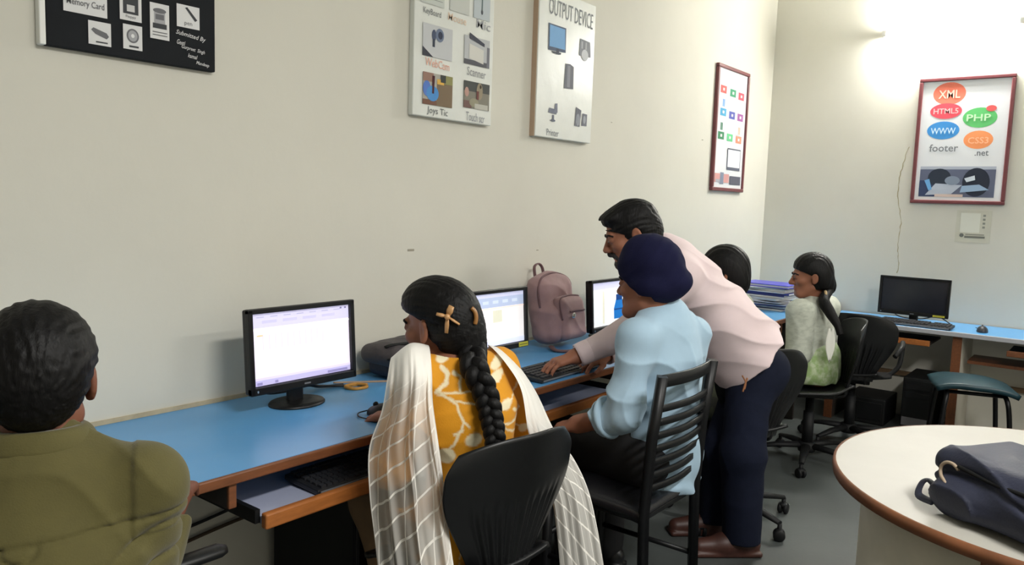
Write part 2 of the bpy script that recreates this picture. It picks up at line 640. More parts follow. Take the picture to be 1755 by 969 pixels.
# ---------------------------------------------------------------- main worktop
desk = thing('computer_desk', 'long blue laminate computer desk with brown edge band along the left wall', 'desk', (0, 0, 0))
MB().box((2.73, -0.3075, 0.7375), (6.66, 0.605, 0.025)).out('top', M_blue, desk)
MB().box((2.73, -0.6155, 0.7365), (6.66, 0.012, 0.027), bevel=0.004).out('edge_band', M_edge, desk)
for sx in (-0.35, 2.02, 3.95, 5.35):
    MB().box((sx, -0.30, 0.3625), (0.025, 0.52, 0.725)).out('support_panel', M_panel, desk)
MB().box((2.73, -0.02, 0.66), (6.6, 0.02, 0.12)).out('rear_rail', M_panel, desk)
def tray(x0, x1, y0):
    tr = MB().box(((x0+x1)/2, y0+0.20, 0.618), (x1-x0, 0.38, 0.016)).out('keyboard_tray', mat('laminate_lilac', (176, 182, 205), rough=0.5), desk)
    MB().box(((x0+x1)/2, y0, 0.622), (x1-x0+0.01, 0.022, 0.04), bevel=0.005).out('front_lip', M_orange, tr)
    for s in (x0-0.008, x1+0.008): MB().box((s, y0+0.2, 0.630), (0.014, 0.36, 0.035)).out('slide_rail', M_blackm, tr)
    for s in (x0-0.06, x1+0.06):
        b = MB().box((s, -0.35, 0.692), (0.022, 0.5, 0.066)).out('tray_bracket', M_panel, desk)
        MB().box((s, -0.604, 0.692), (0.022, 0.012, 0.066), bevel=0.003).out('bracket_edge', M_edge, b)
tray(1.105, 1.80, -0.655)
tray(2.28, 2.90, -0.60)
tray(3.28, 3.85, -0.58)
tray(4.20, 4.80, -0.58)

# ---------------------------------------------------------------- far worktop
fd = thing('computer_desk', 'blue worktop with pale front edge along the right wall under the framed posters', 'desk', (0, 0, 0))
ZF = 0.70
MB().box((5.80, -1.95, ZF-0.0125), (0.50, 2.62, 0.025)).out('top', M_blue, fd)
MB().box((5.545, -1.95, ZF-0.014), (0.012, 2.62, 0.03), bevel=0.004).out('edge_band', mat('edge_band_pale', (176, 178, 186), rough=0.5), fd)
for (sy, m) in ((-1.47, M_panelw), (-0.72, M_panel), (-3.1, M_panelw)):
    p = MB().box((5.82, sy, 0.3375), (0.46, 0.05, 0.675)).out('support_panel', m, fd)
    MB().box((5.585, sy+0.0, 0.3375), (0.012, 0.052, 0.672)).out('panel_edge', M_edge, p)
for (a, b) in ((-1.32, -0.98), (-2.25, -1.74)):
    tr = MB().box((5.75, (a+b)/2, 0.60), (0.36, b-a, 0.014)).out('keyboard_tray', M_panel, fd)
    MB().box((5.56, (a+b)/2, 0.604), (0.02, b-a, 0.036), bevel=0.004).out('front_lip', M_orange if a > -1.5 else M_edge, tr)
MB().box((5.83, -2.2, 0.50), (0.28, 1.36, 0.02)).out('foot_shelf', M_edge, fd)
# pipe/ledges on the wall below
mb = MB()
mb.box((6.045, -2.2, 0.30), (0.03, 3.0, 0.03))
props(mb.out('trim_4', mat('ledge_brown', (120, 96, 70), rough=0.8)), kind='structure')

# ---------------------------------------------------------------- posters
class Art:
    """flat print: shapes placed in (u, z) on a face with an origin, u axis and outward normal"""
    def __init__(s, org, U, N):
        s.o = Vector(org); s.U = Vector(U); s.N = Vector(N); s.mb = MB(); s.mats = []; s.lay = 0.0006
    def mi(s, rgb, emit=0.0):
        m = flatmat(rgb, emit)
        if m not in s.mats: s.mats.append(m)
        return s.mats.index(m)
    def pt(s, u, z, l=0.0): return s.o + s.U*u + Vector((0, 0, z)) + s.N*l
    def up(s): s.lay += 0.0004; return s
    def poly(s, pts, rgb, emit=0.0):
        s.lay += 0.00008
        k = s.mi(rgb, emit); s.mb.poly([s.pt(u, z, s.lay) for u, z in pts], k); return s
    def quad(s, u0, z0, u1, z1, rgb, emit=0.0): return s.poly([(u0, z0), (u1, z0), (u1, z1), (u0, z1)], rgb, emit)
    def disc(s, u, z, ru, rz, rgb, n=28, emit=0.0):
        return s.poly([(u+ru*math.cos(2*math.pi*k/n), z+rz*math.sin(2*math.pi*k/n)) for k in range(n)], rgb, emit)
    def line(s, pts, w, rgb):
        for a, b in zip(pts[:-1], pts[1:]):
            d = Vector((b[0]-a[0], b[1]-a[1])); 
            if d.length < 1e-6: continue
            n = Vector((-d.y, d.x)).normalized()*w/2
            s.poly([(a[0]-n.x, a[1]-n.y), (b[0]-n.x, b[1]-n.y), (b[0]+n.x, b[1]+n.y), (a[0]+n.x, a[1]+n.y)], rgb)
        return s
    def text(s, t, u, z, h, rgb, w=None, tilt=0.0, shear=0.0, bold=0.0):
        co, fs = text_mesh(t, h, w, shear, bold)
        k = s.mi(rgb)
        c, sn = math.cos(tilt), math.sin(tilt)
        vs = [s.mb.bm.verts.new(s.pt(u+x*c-y*sn, z+x*sn+y*c, s.lay+0.0003)) for x, y, _ in co]
        for f in fs:
            try:
                g = s.mb.bm.faces.new([vs[i] for i in f]); g.material_index = k
            except ValueError: pass
        return s
    def out(s, name, parent): return s.mb.out(name, s.mats, parent, world=True)

def wallart(parent, thick, name='print'):
    return Art((0, -thick, 0), (1, 0, 0), (0, -1, 0))

# 1 black chart
t = thing('wall_chart', 'black hand-made chart with pasted white picture cards, at the top left of the wall', 'poster', (1.12, -0.012, 2.1))
MB().box((1.122, -0.012, 2.12), (0.478, 0.022, 0.66), bevel=0.003).out('board', mat('chart_paper_black', (28, 31, 35), rough=0.75, spec=0.2, vary=0.3, vscale=5), t, world=True)
MB().box((0.874, -0.014, 2.12), (0.016, 0.026, 0.66), bevel=0.003).out('paper_border', M_white, t, world=True)
def card(t, u0, z0, u1, z1, th, draw, tilt=0.0, paper=(222, 222, 222)):
    a = wallart(t, th+0.001)
    a.quad(u0, z0, u1, z1, paper); a.up()
    draw(a, u0, z0, u1, z1)
    a.out('picture_card', t)
G = (110, 110, 114); DG = (66, 68, 72); LG = (168, 168, 172)
def c_mem(a, u0, z0, u1, z1):
    a.quad(u0+.01, z0+.055, u1-.01, z1-.01, LG); a.up(); a.text('Memory Card', (u0+u1)/2, z0+.026, .022, G, (u1-u0)*.86, bold=.01)
def c_floppy(a, u0, z0, u1, z1):
    w, h = u1-u0, z1-z0; a.quad(u0+.15*w, z0+.22*h, u1-.15*w, z1-.1*h, DG); a.quad(u0+.32*w, z0+.30*h, u1-.32*w, z0+.52*h, (205, 205, 205)); a.text('Floppy', (u0+u1)/2, z0+.12*h, .010, G)
def c_drive(a, u0, z0, u1, z1):
    w, h = u1-u0, z1-z0; a.quad(u0+.22*w, z0+.34*h, u1-.22*w, z0+.80*h, LG); a.disc((u0+u1)/2, z0+.80*h, w*.34, h*.07, G); a.quad(u0+.14*w, z0+.30*h, u1-.14*w, z0+.44*h, DG); a.quad(u0+.28*w, z0+.55*h, u1-.28*w, z0+.70*h, G)
    a.quad(u0+.12*w, z0+.18*h, u1-.12*w, z0+.205*h, G); a.quad(u0+.12*w, z0+.10*h, u1-.12*w, z0+.125*h, G)
def c_pen(a, u0, z0, u1, z1):
    w, h = u1-u0, z1-z0; a.poly([(u0+.36*w, z1-.12*h), (u0+.46*w, z1-.08*h), (u1-.1*w, z0+.42*h), (u1-.2*w, z0+.34*h)], DG); a.text('pen', u0+.5*w, z0+.16*h, .012, G)
def c_cddrive(a, u0, z0, u1, z1):
    w, h = u1-u0, z1-z0; a.poly([(u0+.12*w, z0+.62*h), (u0+.22*w, z0+.72*h), (u1-.2*w, z0+.56*h), (u1-.1*w, z0+.42*h), (u1-.2*w, z0+.30*h), (u0+.3*w, z0+.46*h)], G); a.quad(u0+.32*w, z0+.10*h, u1-.16*w, z0+.16*h, DG)
def c_cd(a, u0, z0, u1, z1):
    c = ((u0+u1)/2, (z0+z1)/2+.004); w = u1-u0; a.disc(c[0], c[1], .32*w, .36*w, G); a.disc(c[0], c[1], .24*w, .28*w, LG); a.disc(c[0], c[1], .09*w, .1*w, (230, 230, 230)); a.quad(u0+.3*w, z0+.006, u1-.2*w, z0+.011, DG)
TH = 0.0235
def cardpx(p, q, draw): card(t, p[0], q[1], q[0], p[1], TH, draw)
c_list = [((0.9258, 1.8860), (1.0383, 1.9777), c_mem), ((1.0722, 1.8928), (1.1332, 1.9753), c_floppy), ((1.1573, 1.8573), (1.2142, 1.9568), c_drive),
          ((1.2373, 1.9049), (1.3088, 1.9696), c_pen), ((0.9875, 1.8119), (1.0474, 1.8739), c_cddrive), ((1.0803, 1.8150), (1.1341, 1.8823), c_cd)]
for (a_, b_, d_) in c_list: card(t, a_[0], a_[1], b_[0], b_[1], TH, d_)
WH = (214, 214, 214)
for (tx, p, h, w) in [('Submitted By', (1.2819, 1.8828), .017, .094), ('Geeti', (1.2505, 1.8603), .014, .026), ('Gurpreet  Singh', (1.2889, 1.8448), .014, .074), ('kamal', (1.2868, 1.8256), .012, .030), ('Mandeep', (1.3186, 1.8065), .013, .042)]:
    wallart(t, TH).text(tx, p[0], p[1], h, WH, w, tilt=-.10, shear=.25, bold=.008).out('handwriting', t)

# 2 input devices chart
t = thing('wall_chart', 'white chart with colour photos of a webcam, scanner, joystick and two rows of captions', 'poster', (2.43, -0.014, 2.1))
M_sheet = mat('chart_paper_white', (226, 228, 222), rough=0.32, vary=0.06, vscale=9, bump=0.12, bscale=14)
MB().box((2.437, -0.014, 2.11), (0.478, 0.027, 0.72), bevel=0.004).out('board', M_sheet, t, world=True)
T2 = 0.0285
def ph_cam(a, u0, z0, u1, z1):
    a.poly([(u0, z0), (u0+.06, z0), (u0, z0+.035)], (60, 62, 72)); a.up()
    a.disc(u0+.062, z0+.085, .012, .022, (70, 80, 105)); a.quad(u0+.055, z0+.04, u0+.068, z0+.07, (60, 66, 80)); a.disc(u0+.095, z0+.09, .024, .026, (110, 122, 146)); a.up(); a.disc(u0+.098, z0+.09, .013, .015, (50, 58, 80))
def ph_scan(a, u0, z0, u1, z1):
    a.quad(u0, z0, u1, z0+.02, (92, 92, 98)); a.quad(u1-.018, z0, u1, z1-.03, (120, 120, 128)); a.up()
    a.poly([(u0+.03, z0+.025), (u1-.04, z0+.012), (u1-.04, z0+.07), (u0+.03, z0+.085)], (214, 212, 205)); a.poly([(u0+.03, z0+.105), (u1-.035, z0+.085), (u1-.035, z0+.098), (u0+.03, z0+.13)], (70, 72, 84))
def ph_joy(a, u0, z0, u1, z1):
    a.quad(u0, z0, u1, z0+.02, (120, 86, 70)); a.quad(u0+.08, z0, u1, z0+.10, (124, 106, 84)); a.quad(u1-.05, z0+.09, u1, z1, (142, 140, 90)); a.quad(u0, z0+.09, u0+.06, z1, (150, 118, 104)); a.up()
    a.disc(u0+.022, z0+.062, .022, .03, (88, 122, 196)); a.disc(u0+.055, z0+.045, .035, .03, (78, 142, 204)); a.quad(u0+.08, z0+.085, u0+.12, z0+.105, (222, 176, 82)); a.quad(u0+.1, z1-.03, u0+.13, z1, (62, 66, 64)); a.up()
    a.poly([(u0+.052, z0+.045), (u0+.062, z0+.045), (u0+.066, z0+.115), (u0+.052, z0+.115)], (72, 26, 32))
def ph_touch(a, u0, z0, u1, z1):
    a.quad(u0, z0+.07, u1, z1, (76, 78, 76)); a.quad(u0, z0, u0+.05, z0+.03, (112, 84, 78)); a.up(); a.disc(u0+.018, z0+.065, .013, .02, (188, 150, 138)); a.disc(u0+.10, z0+.075, .02, .035, (150, 138, 116)); a.disc(u0+.065, z0+.025, .03, .018, (150, 146, 124))
    a.quad(u0+.07, z0, u1-.01, z0+.022, (188, 186, 176)); a.up(); a.disc(u0+.105, z0+.095, .006, .008, (60, 50, 34)); a.quad(u0+.08, z0+.04, u0+.095, z0+.075, (112, 66, 62))
def ph_grey(a, u0, z0, u1, z1):
    a.quad(u0+.01, z0+.02, u1-.01, z0+.022, (120, 122, 122))
def ph_mouse(a, u0, z0, u1, z1):
    a.disc((u0+u1)/2, z0+.075, .012, .02, (92, 86, 86))
def ph_mic(a, u0, z0, u1, z1):
    a.quad((u0+u1)/2-.004, z0+.03, (u0+u1)/2+.004, z1, (96, 112, 114)); a.up(); a.disc((u0+u1)/2, z0+.03, .006, .01, (70, 76, 82))
for (p, q, d, pc) in [((2.2433, 1.9847), (2.4135, 2.1100), ph_cam, (196, 198, 200)), ((2.4869, 1.9906), (2.6494, 2.1068), ph_scan, (188, 190, 192)), ((2.2486, 1.7981), (2.4202, 1.9226), ph_joy, (172, 168, 158)), ((2.4901, 1.8113), (2.6558, 1.9222), ph_touch, (132, 128, 116)),
                      ((2.2294, 2.1844), (2.3614, 2.2668), ph_grey, (198, 202, 196)), ((2.3939, 2.1858), (2.5121, 2.2771), ph_mouse, (200, 202, 196)), ((2.5397, 2.1857), (2.6450, 2.2916), ph_mic, (190, 198, 202))]:
    card(t, min(p[0], q[0]), p[1], max(p[0], q[0]), max(q[1], p[1]+.1), T2, d, paper=pc)
INK = (128, 130, 132); OR = (232, 178, 158)
for (s, p, h, w, c) in [('KeyBoard', (2.2949, 2.1534), .03, .10, INK), ('Mouse', (2.4412, 2.1594), .03, .11, (226, 200, 176)), ('Mic', (2.6063, 2.1649), .036, .09, (170, 172, 176)),
                        ('WebCam', (2.3308, 1.9621), .032, .14, OR), ('Scanner', (2.5694, 1.9620), .035, .12, (158, 160, 162)),
                        ('Joys Tic', (2.3368, 1.7733), .034, .12, (118, 122, 122)), ('Touch scr', (2.5695, 1.7759), .036, .12, (156, 158, 162))]:
    wallart(t, T2).text(s, p[0], p[1], h, c, w, tilt=-.03, bold=.004).out('caption', t)

# 3 output devices chart
t = thing('wall_chart', 'narrow white chart headed OUTPUT DEVICE with pasted pictures, middle of the wall', 'poster', (3.24, -0.016, 2.1))
MB().box((3.236, -0.016, 2.08), (0.482, 0.03, 0.69), bevel=0.004).out('board', M_sheet, t, world=True)
MB().box((2.994, -0.013, 2.08), (0.006, 0.026, 0.69)).out('board_side', mat('cardboard_tan', (190, 164, 140), rough=0.8), t, world=True)
T3 = 0.0315
a = wallart(t, T3)
p = (3.2606, 2.3384)
a.text('OUTPUT DEVICE', p[0], p[1]+.004, .075, (132, 136, 140), .38, tilt=-.015, bold=-.002)
p = (3.1360, 1.7607); wallart(t, T3).text('Printer', p[0], p[1], .032, (128, 132, 138), .10).out('caption', t)
a.out('heading', t)
def cutout(parts):
    a = wallart(t, T3+0.0008)
    parts(a); a.out('picture_cutout', t)
def po_mon(a):
    a.poly([(3.0736, 2.1427), (3.2184, 2.1501), (3.2154, 2.2660), (3.0706, 2.2659)], (88, 100, 122)); a.up(); a.poly([(3.0819, 2.1603), (3.2125, 2.1630), (3.2060, 2.2587), (3.0804, 2.2597)], (126, 172, 216)); a.poly([(3.1392, 2.1591), (3.1586, 2.1596), (3.1652, 2.1332), (3.1362, 2.1312)], (80, 86, 96)); a.up(); a.poly([(3.1020, 2.1420), (3.1792, 2.1437), (3.1749, 2.1347), (3.1121, 2.1328)], (80, 86, 96))
def po_spk(a):
    a.poly([(3.3354, 2.1577), (3.4418, 2.1631), (3.4306, 2.2367), (3.3397, 2.2409)], (146, 148, 154)); a.up(); a.disc((3.3876, 2.1661)[0], (3.3876, 2.1661)[1], .03, .028, (214, 216, 220))
    for k in (0, 1): a.quad((3.3536, 2.1949)[0]+k*.035, (3.3536, 2.1949)[1], (3.3536, 2.1949)[0]+.012+k*.035, (3.3536, 2.1949)[1]+.035, (184, 186, 190))
def po_cpu(a):
    a.poly([(3.2149, 1.9819), (3.2958, 1.9867), (3.2932, 2.0944), (3.2619, 2.1038), (3.2218, 2.1004)], (120, 122, 130)); a.up(); a.poly([(3.2394, 1.9907), (3.2647, 1.9912), (3.2625, 2.0954), (3.2373, 2.0944)], (146, 148, 156))
def po_chair(a):
    a.poly([(3.0917, 1.8535), (3.1595, 1.8495), (3.1677, 1.8727), (3.0998, 1.8764)], (120, 124, 138)); a.poly([(3.1394, 1.8585), (3.1687, 1.8588), (3.1657, 1.9032), (3.1464, 1.9010)], (128, 132, 146)); a.poly([(3.1257, 1.8460), (3.1403, 1.8447), (3.1417, 1.8226), (3.1271, 1.8239)], (110, 114, 128)); a.up(); a.disc((3.1323, 1.8189)[0], (3.1323, 1.8189)[1], .02, .006, (104, 108, 122))
def po_spk2(a):
    a.poly([(3.3187, 1.8112), (3.3662, 1.8098), (3.3761, 1.8924), (3.3276, 1.9045)], (112, 114, 124)); a.poly([(3.3817, 1.8170), (3.4301, 1.8186), (3.4311, 1.8777), (3.3877, 1.8791)], (118, 120, 130)); a.up(); a.disc((3.3479, 1.8429)[0], (3.3479, 1.8429)[1], .018, .03, (148, 152, 160)); a.disc((3.4061, 1.8487)[0], (3.4061, 1.8487)[1], .012, .02, (160, 164, 172))
for f_ in (po_mon, po_spk, po_cpu, po_chair, po_spk2): cutout(f_)

# framed posters
M_frame = mat('frame_maroon', (118, 62, 66), rough=0.4, vary=0.2, vscale=20)
def framed(t, rect, pt, thick):
    u0, z0, u1, z1 = rect
    for (a0, b0, a1, b1) in ((u0, z0, u1, z0+.024), (u0, z1-.024, u1, z1), (u0, z0+.024, u0+.024, z1-.024), (u1-.024, z0+.024, u1, z1-.024)):
        c = pt((a0+a1)/2, (b0+b1)/2, thick/2); d = pt(a1, b1, thick)-pt(a0, b0, 0)
        MB().box(c, (abs(d.x), abs(d.y), abs(d.z)), bevel=0.005).out('frame_rail', M_frame, t, world=True)
    c = pt((u0+u1)/2, (z0+z1)/2, thick*.3); d = pt(u1-.02, z1-.02, thick*.5)-pt(u0+.02, z0+.02, 0)
    MB().box(c, (abs(d.x), abs(d.y), abs(d.z))).out('sheet', mat('poster_paper', (226, 228, 232), rough=0.25, spec=0.5), t, world=True)

# 4 office programs poster on the left wall
t = thing('framed_poster', 'narrow maroon-framed poster of nine coloured program tiles above a computer, near the corner', 'poster', (5.29, -0.012, 1.96))
pt = lambda u, z, l: Vector((u, -l, z))
framed(t, (5.018, 1.541, 5.557, 2.386), pt, 0.026)
a = Art((0, -0.0138, 0), (1, 0, 0), (0, -1, 0))
cols = [(226, 96, 92), (58, 140, 104), (196, 82, 96), (78, 158, 198), (84, 92, 168), (150, 90, 150), (62, 130, 92), (104, 190, 136), (238, 142, 116)]
for k, (px, c) in enumerate(zip([(5.1328, 2.2219), (5.2920, 2.2145), (5.4374, 2.2082), (5.1454, 2.0714), (5.2950, 2.0633), (5.4397, 2.0619), (5.1299, 1.9132), (5.2781, 1.9095), (5.4329, 1.9057)], cols)):
    u, z = px
    a.quad(u-.05, z-.022, u+.05, z+.028, c); a.quad(u-.05, z+.035, u+.05, z+.11, (218, 220, 226))
    if k in (3, 6, 8): a.quad(u-.02, z+.04, u+.02, z+.09, [(122, 156, 214), 0, 0, (92, 128, 112), 0, (240, 182, 164)][k-3])
a.up()
for k, px in enumerate([(5.1328, 2.2219), (5.2920, 2.2145), (5.4374, 2.2082), (5.1454, 2.0714), (5.2950, 2.0633), (5.4397, 2.0619), (5.1299, 1.9132), (5.2781, 1.9095), (5.4329, 1.9057)]):
    a.quad(px[0]-.014, px[1]-.006, px[0]+.014, px[1]+.012, (240, 225, 225))
p = (5.3612, 1.7656)
a.quad(p[0]-.11, p[1]-.075, p[0]+.12, p[1]+.075, (92, 96, 110)); a.quad(5.06, 1.60, 5.30, 1.66, (202, 150, 146)); a.quad(5.08, 1.60, 5.18, 1.62, (160, 160, 168))
p2 = (5.4045, 1.6199); a.quad(p2[0]-.09, p2[1]-.03, p2[0]+.10, p2[1]+.03, (88, 90, 102)); p3 = (5.1796, 1.6390); a.quad(p3[0]-.03, p3[1]-.05, p3[0]+.03, p3[1]+.03, (130, 138, 156))
a.up(); a.quad(p[0]-.10, p[1]-.055, p[0]+.11, p[1]+.065, (236, 238, 244))
a.out('print', t)

# 5 web-language poster on the right wall
t = thing('framed_poster', 'maroon-framed poster with coloured XML, HTML5, WWW and PHP bubbles on the right wall', 'poster', (XR-0.012, -1.31, 1.93))
ptr = lambda u, z, l: Vector((XR-l, -u, z))
framed(t, (1.036, 1.503, 1.600, 2.349), ptr, 0.026)
a = Art((XR-0.0138, 0, 0), (0, -1, 0), (-1, 0, 0))
def bub(p, ru, rz, c, s, tw):
    a.disc(p[0], p[1], ru, rz, c)
a.disc((1.2217, 2.2412)[0], (1.2217, 2.2412)[1], .098, .075, (240, 130, 106)); a.disc((1.4153, 1.9300)[0], (1.4153, 1.9300)[1], .086, .06, (244, 154, 100)); a.disc((1.4134, 2.0750)[0], (1.4134, 2.0750)[1], .10, .066, (98, 190, 112)); a.disc((1.2026, 1.9971)[0], (1.2026, 1.9971)[1], .098, .06, (66, 144, 212)); a.up()
a.disc((1.2099, 2.1255)[0], (1.2099, 2.1255)[1], .096, .052, (228, 84, 98)); a.disc((1.4753, 2.1330)[0], (1.4753, 2.1330)[1], .03, .02, (214, 92, 92)); a.up()
for (s, p, h, w, c) in [('XML', (1.2220, 2.2373), .055, .13, (255, 214, 196)), ('HTML5', (1.2099, 2.1255), .036, .15, (250, 190, 190)), ('PHP', (1.4067, 2.0752), .045, .14, (200, 240, 196)), ('WWW', (1.2029, 1.9932), .042, .15, (206, 232, 250)), ('CSS3', (1.4156, 1.9261), .042, .12, (255, 190, 150)),
                        ('footer', (1.2156, 1.8793), .05, .175, (128, 132, 138)), ('.net', (1.4428, 1.8415), .034, .08, (112, 116, 122))]:
    a.text(s, p[0], p[1], h, c, w, bold=.012)
u0, z0 = (1.0861, 1.5567); u1, z1 = (1.5298, 1.7951)
u0, u1, z0, z1 = 1.085, 1.535, 1.55, 1.755
a.quad(u0, z0, u1, z1-.02, (96, 102, 124)); a.quad(u0, z1-.02, u1, z1, (176, 182, 196)); a.up()
a.quad(u0, z0, u0+.1, z0+.11, (56, 68, 100)); a.disc(u0+.12, z0+.13, .07, .06, (44, 52, 66)); a.disc(u0+.34, z0+.10, .08, .095, (40, 46, 60)); a.poly([(u0+.04, z0+.01), (u0+.2, z0+.02), (u0+.26, z0+.08), (u0+.1, z0+.09)], (178, 186, 200)); a.up()
a.poly([(u0+.03, z0+.11), (u0+.06, z0+.12), (u0+.08, z0+.05), (u0+.06, z0+.04)], (110, 168, 220)); a.poly([(u0+.25, z0+.03), (u0+.42, z0+.05), (u0+.36, z0+.085), (u0+.26, z0+.075)], (150, 176, 204)); a.disc(u0+.20, z0+.11, .045, .03, (130, 142, 160)); a.poly([(u0+.27, z0+.125), (u0+.33, z0+.145), (u0+.335, z0+.115), (u0+.285, z0+.1)], (206, 214, 224))
a.quad(u0+.1, z0, u0+.27, z0+.018, (206, 186, 176))
a.out('print', t)

# 6 pasted paper below it
t = thing('wall_notice', 'faded pasted notice under the framed poster on the right wall', 'paper', (XR-0.002, -1.43, 1.35))
MB().box((XR-0.0015, -1.432, 1.355), (0.003, 0.205, 0.215)).out('sheet', mat('notice_paper', (206, 204, 188), rough=0.7, vary=0.08, vscale=12), t, world=True)
a = Art((XR-0.0032, 0, 0), (0, -1, 0), (-1, 0, 0))
a.quad(1.355, 1.315, 1.47, 1.445, (220, 220, 208))
for k in range(4): a.quad(1.485, 1.345+.026*k, 1.50, 1.359+.026*k, (140, 142, 134))
a.disc(1.368, 1.295, .013, .013, (112, 114, 108)); a.quad(1.39, 1.298, 1.50, 1.306, (150, 150, 140)); a.quad(1.385, 1.278, 1.505, 1.292, (122, 124, 116))
a.out('print', t)

# ---------------------------------------------------------------- chairs
def ss(a, b, x):
    t = min(max((x-a)/(b-a), 0), 1); return t*t*(3-2*t)

BACKH = [1.0]
def shell_back(u, v):
    """moulded plastic back, chair faces +y; u across 0..1, v up 0..1"""
    s = u*2-1
    w = 0.112+0.120*ss(-.05, 0.68, v)
    if v > 0.80: w *= math.sqrt(max(1-((v-0.80)/0.24)**2*0.42, 0))
    x = s*w
    z = 0.43+0.41*v*BACKH[0] - 0.016*ss(.6, 1, v)*abs(s)**3*2.2
    y = -0.19-0.075*v+0.075*s*s*(0.5+0.5*v)
    if 0.06 < v < 0.62 and abs(s) < 0.86:
        g = ss(0.06, 0.12, v)*(1-ss(0.44, 0.62, v))*(1-ss(.66, .8, abs(s)))*ss(.05, .12, abs(s))
        y += 0.008*g*(0.5-0.5*math.cos(s*math.pi*2*6.5))
    return (x, y, z)
def shell_seat(u, v):
    s = u*2-1
    w = 0.215*(1-0.12*ss(.7, 1, v)*abs(s))*(.62+.38*ss(0, .4, v))
    x = s*w
    y = -0.20+0.42*v
    z = 0.445+0.018*s*s*(1-v)-0.035*ss(.75, 1, v)+0.03*ss(.25, 0, v)-0.012*math.sin(math.pi*v)*(1-s*s)
    return (x, y, z)

def shell_chair(label, group=None, arms=False, backh=1.0):
    t = thing('office_chair', label, 'chair', group=group)
    BACKH[0] = backh
    MB().grid(shell_back, 112, 36, thick=0.007).out('backrest', M_black, t, fixn=True)
    MB().grid(shell_seat, 22, 22, thick=0.014).out('seat', M_black, t, fixn=True)
    mb = MB()
    for s in (-.07, .07):
        mb.tube(spline([(s, -0.02, .415), (s, -.12, .412), (s, -.165, .425), (s, -.172, .47)], 5), 0.011, n=8)
    mb.box((0, -.01, .41), (.2, .2, .025), bevel=.006)
    mb.out('back_bracket', M_blackm, t)
    MB().lathe([(0, .41), (.022, .41), (.022, .3), (.03, .3), (.03, .10), (0, .10)], n=18).out('gas_column', M_blackm, t)
    MB().lathe([(0, .125), (.045, .125), (.05, .09), (.045, .07), (0, .07)], n=20).out('hub', M_blackm, t)
    if arms:
        for s in (-1, 1):
            MB().tube(spline([(s*.19, .06, .43), (s*.25, .08, .50), (s*.265, .10, .62), (s*.26, .02, .655), (s*.255, -.14, .65), (s*.22, -.20, .60)], 6), .014, n=10).out('armrest', M_blackm, t)
    for k in range(5):
        a = 2*math.pi*k/5+0.35
        c, sn = math.cos(a), math.sin(a)
        lg = MB().tube([(c*.03, sn*.03, .105), (c*.16, sn*.16, .098), (c*.285, sn*.285, .078)], [.026, .022, .014], n=10, flat=.7).out('base_leg', M_blackm, t)
        R = rotz(a+0.7)
        mb = MB()
        for d in (-.013, .013):
            o = R @ Vector((0, d, 0))
            Rw = rotz(a+0.7) @ Matrix.Rotation(math.pi/2, 3, 'X')
            mb.lathe([(0, -.009), (.022, -.009), (.026, -.004), (.026, .004), (.022, .009), (0, .009)], c=Vector((c*.285, sn*.285, .026))+o, R=Rw, n=16)
        mb.tube([(c*.285, sn*.285, .026), (c*.285, sn*.285, .075)], .010, n=8)
        mb.ball((c*.285, sn*.285, .042), (.022, .022, .014))
        mb.out('caster', M_blackm, lg)
    return t

ch1 = shell_chair('black plastic shell chair with vertical ribs behind the woman in yellow', 'black shell chairs')
ch1.location = (1.615, -0.865, 0); ch1.rotation_euler = (0, 0, -0.13)
hc = dup(ch1, (3.41, -0.92, 0), -0.60, 'black swivel chair with castors, mostly hidden behind the standing man', 'black shell chairs')
for c_ in hc.children:
    if c_.name.startswith('base_leg'): c_.rotation_euler.z = 0.85
dup(ch1, (4.47, -0.93, 0), 0.50, 'black swivel chair on castors under the girl with a ponytail', 'black shell chairs')
ch2 = shell_chair('empty black chair with looped arms at the right wall desk', 'black shell chairs', arms=True)
ch2.location = (5.05, -1.00, 0); ch2.rotation_euler = (0, 0, -1.35)
ch3 = shell_chair('black arm chair under the boy in olive, only one arm showing', 'black shell chairs', backh=.72)
ch3.location = (0.56, -0.86, 0); ch3.rotation_euler = (0, 0, -0.55)
for s in (-1, 1):
    q = [Matrix.Rotation(.55, 3, 'Z') @ (Vector(p)-ch3.location) for p in ((0.6911, -0.8613, 0.7000), (0.7583, -0.8648, 0.7000), (0.8504, -0.8673, 0.7000), (0.8650, -0.8713, 0.7000))]
    if s < 0: q = [Vector((-p.x, p.y, p.z)) for p in q]
    ar = MB().tube(q, [.016, .022, .022, .013], n=10, flat=.6).out('armrest', M_black, ch3)
    MB().tube(spline([(s*.27, .02, .69), (s*.265, .02, .52), (s*.20, .02, .44)], 5), .014, n=8).out('arm_post', M_blackm, ar)

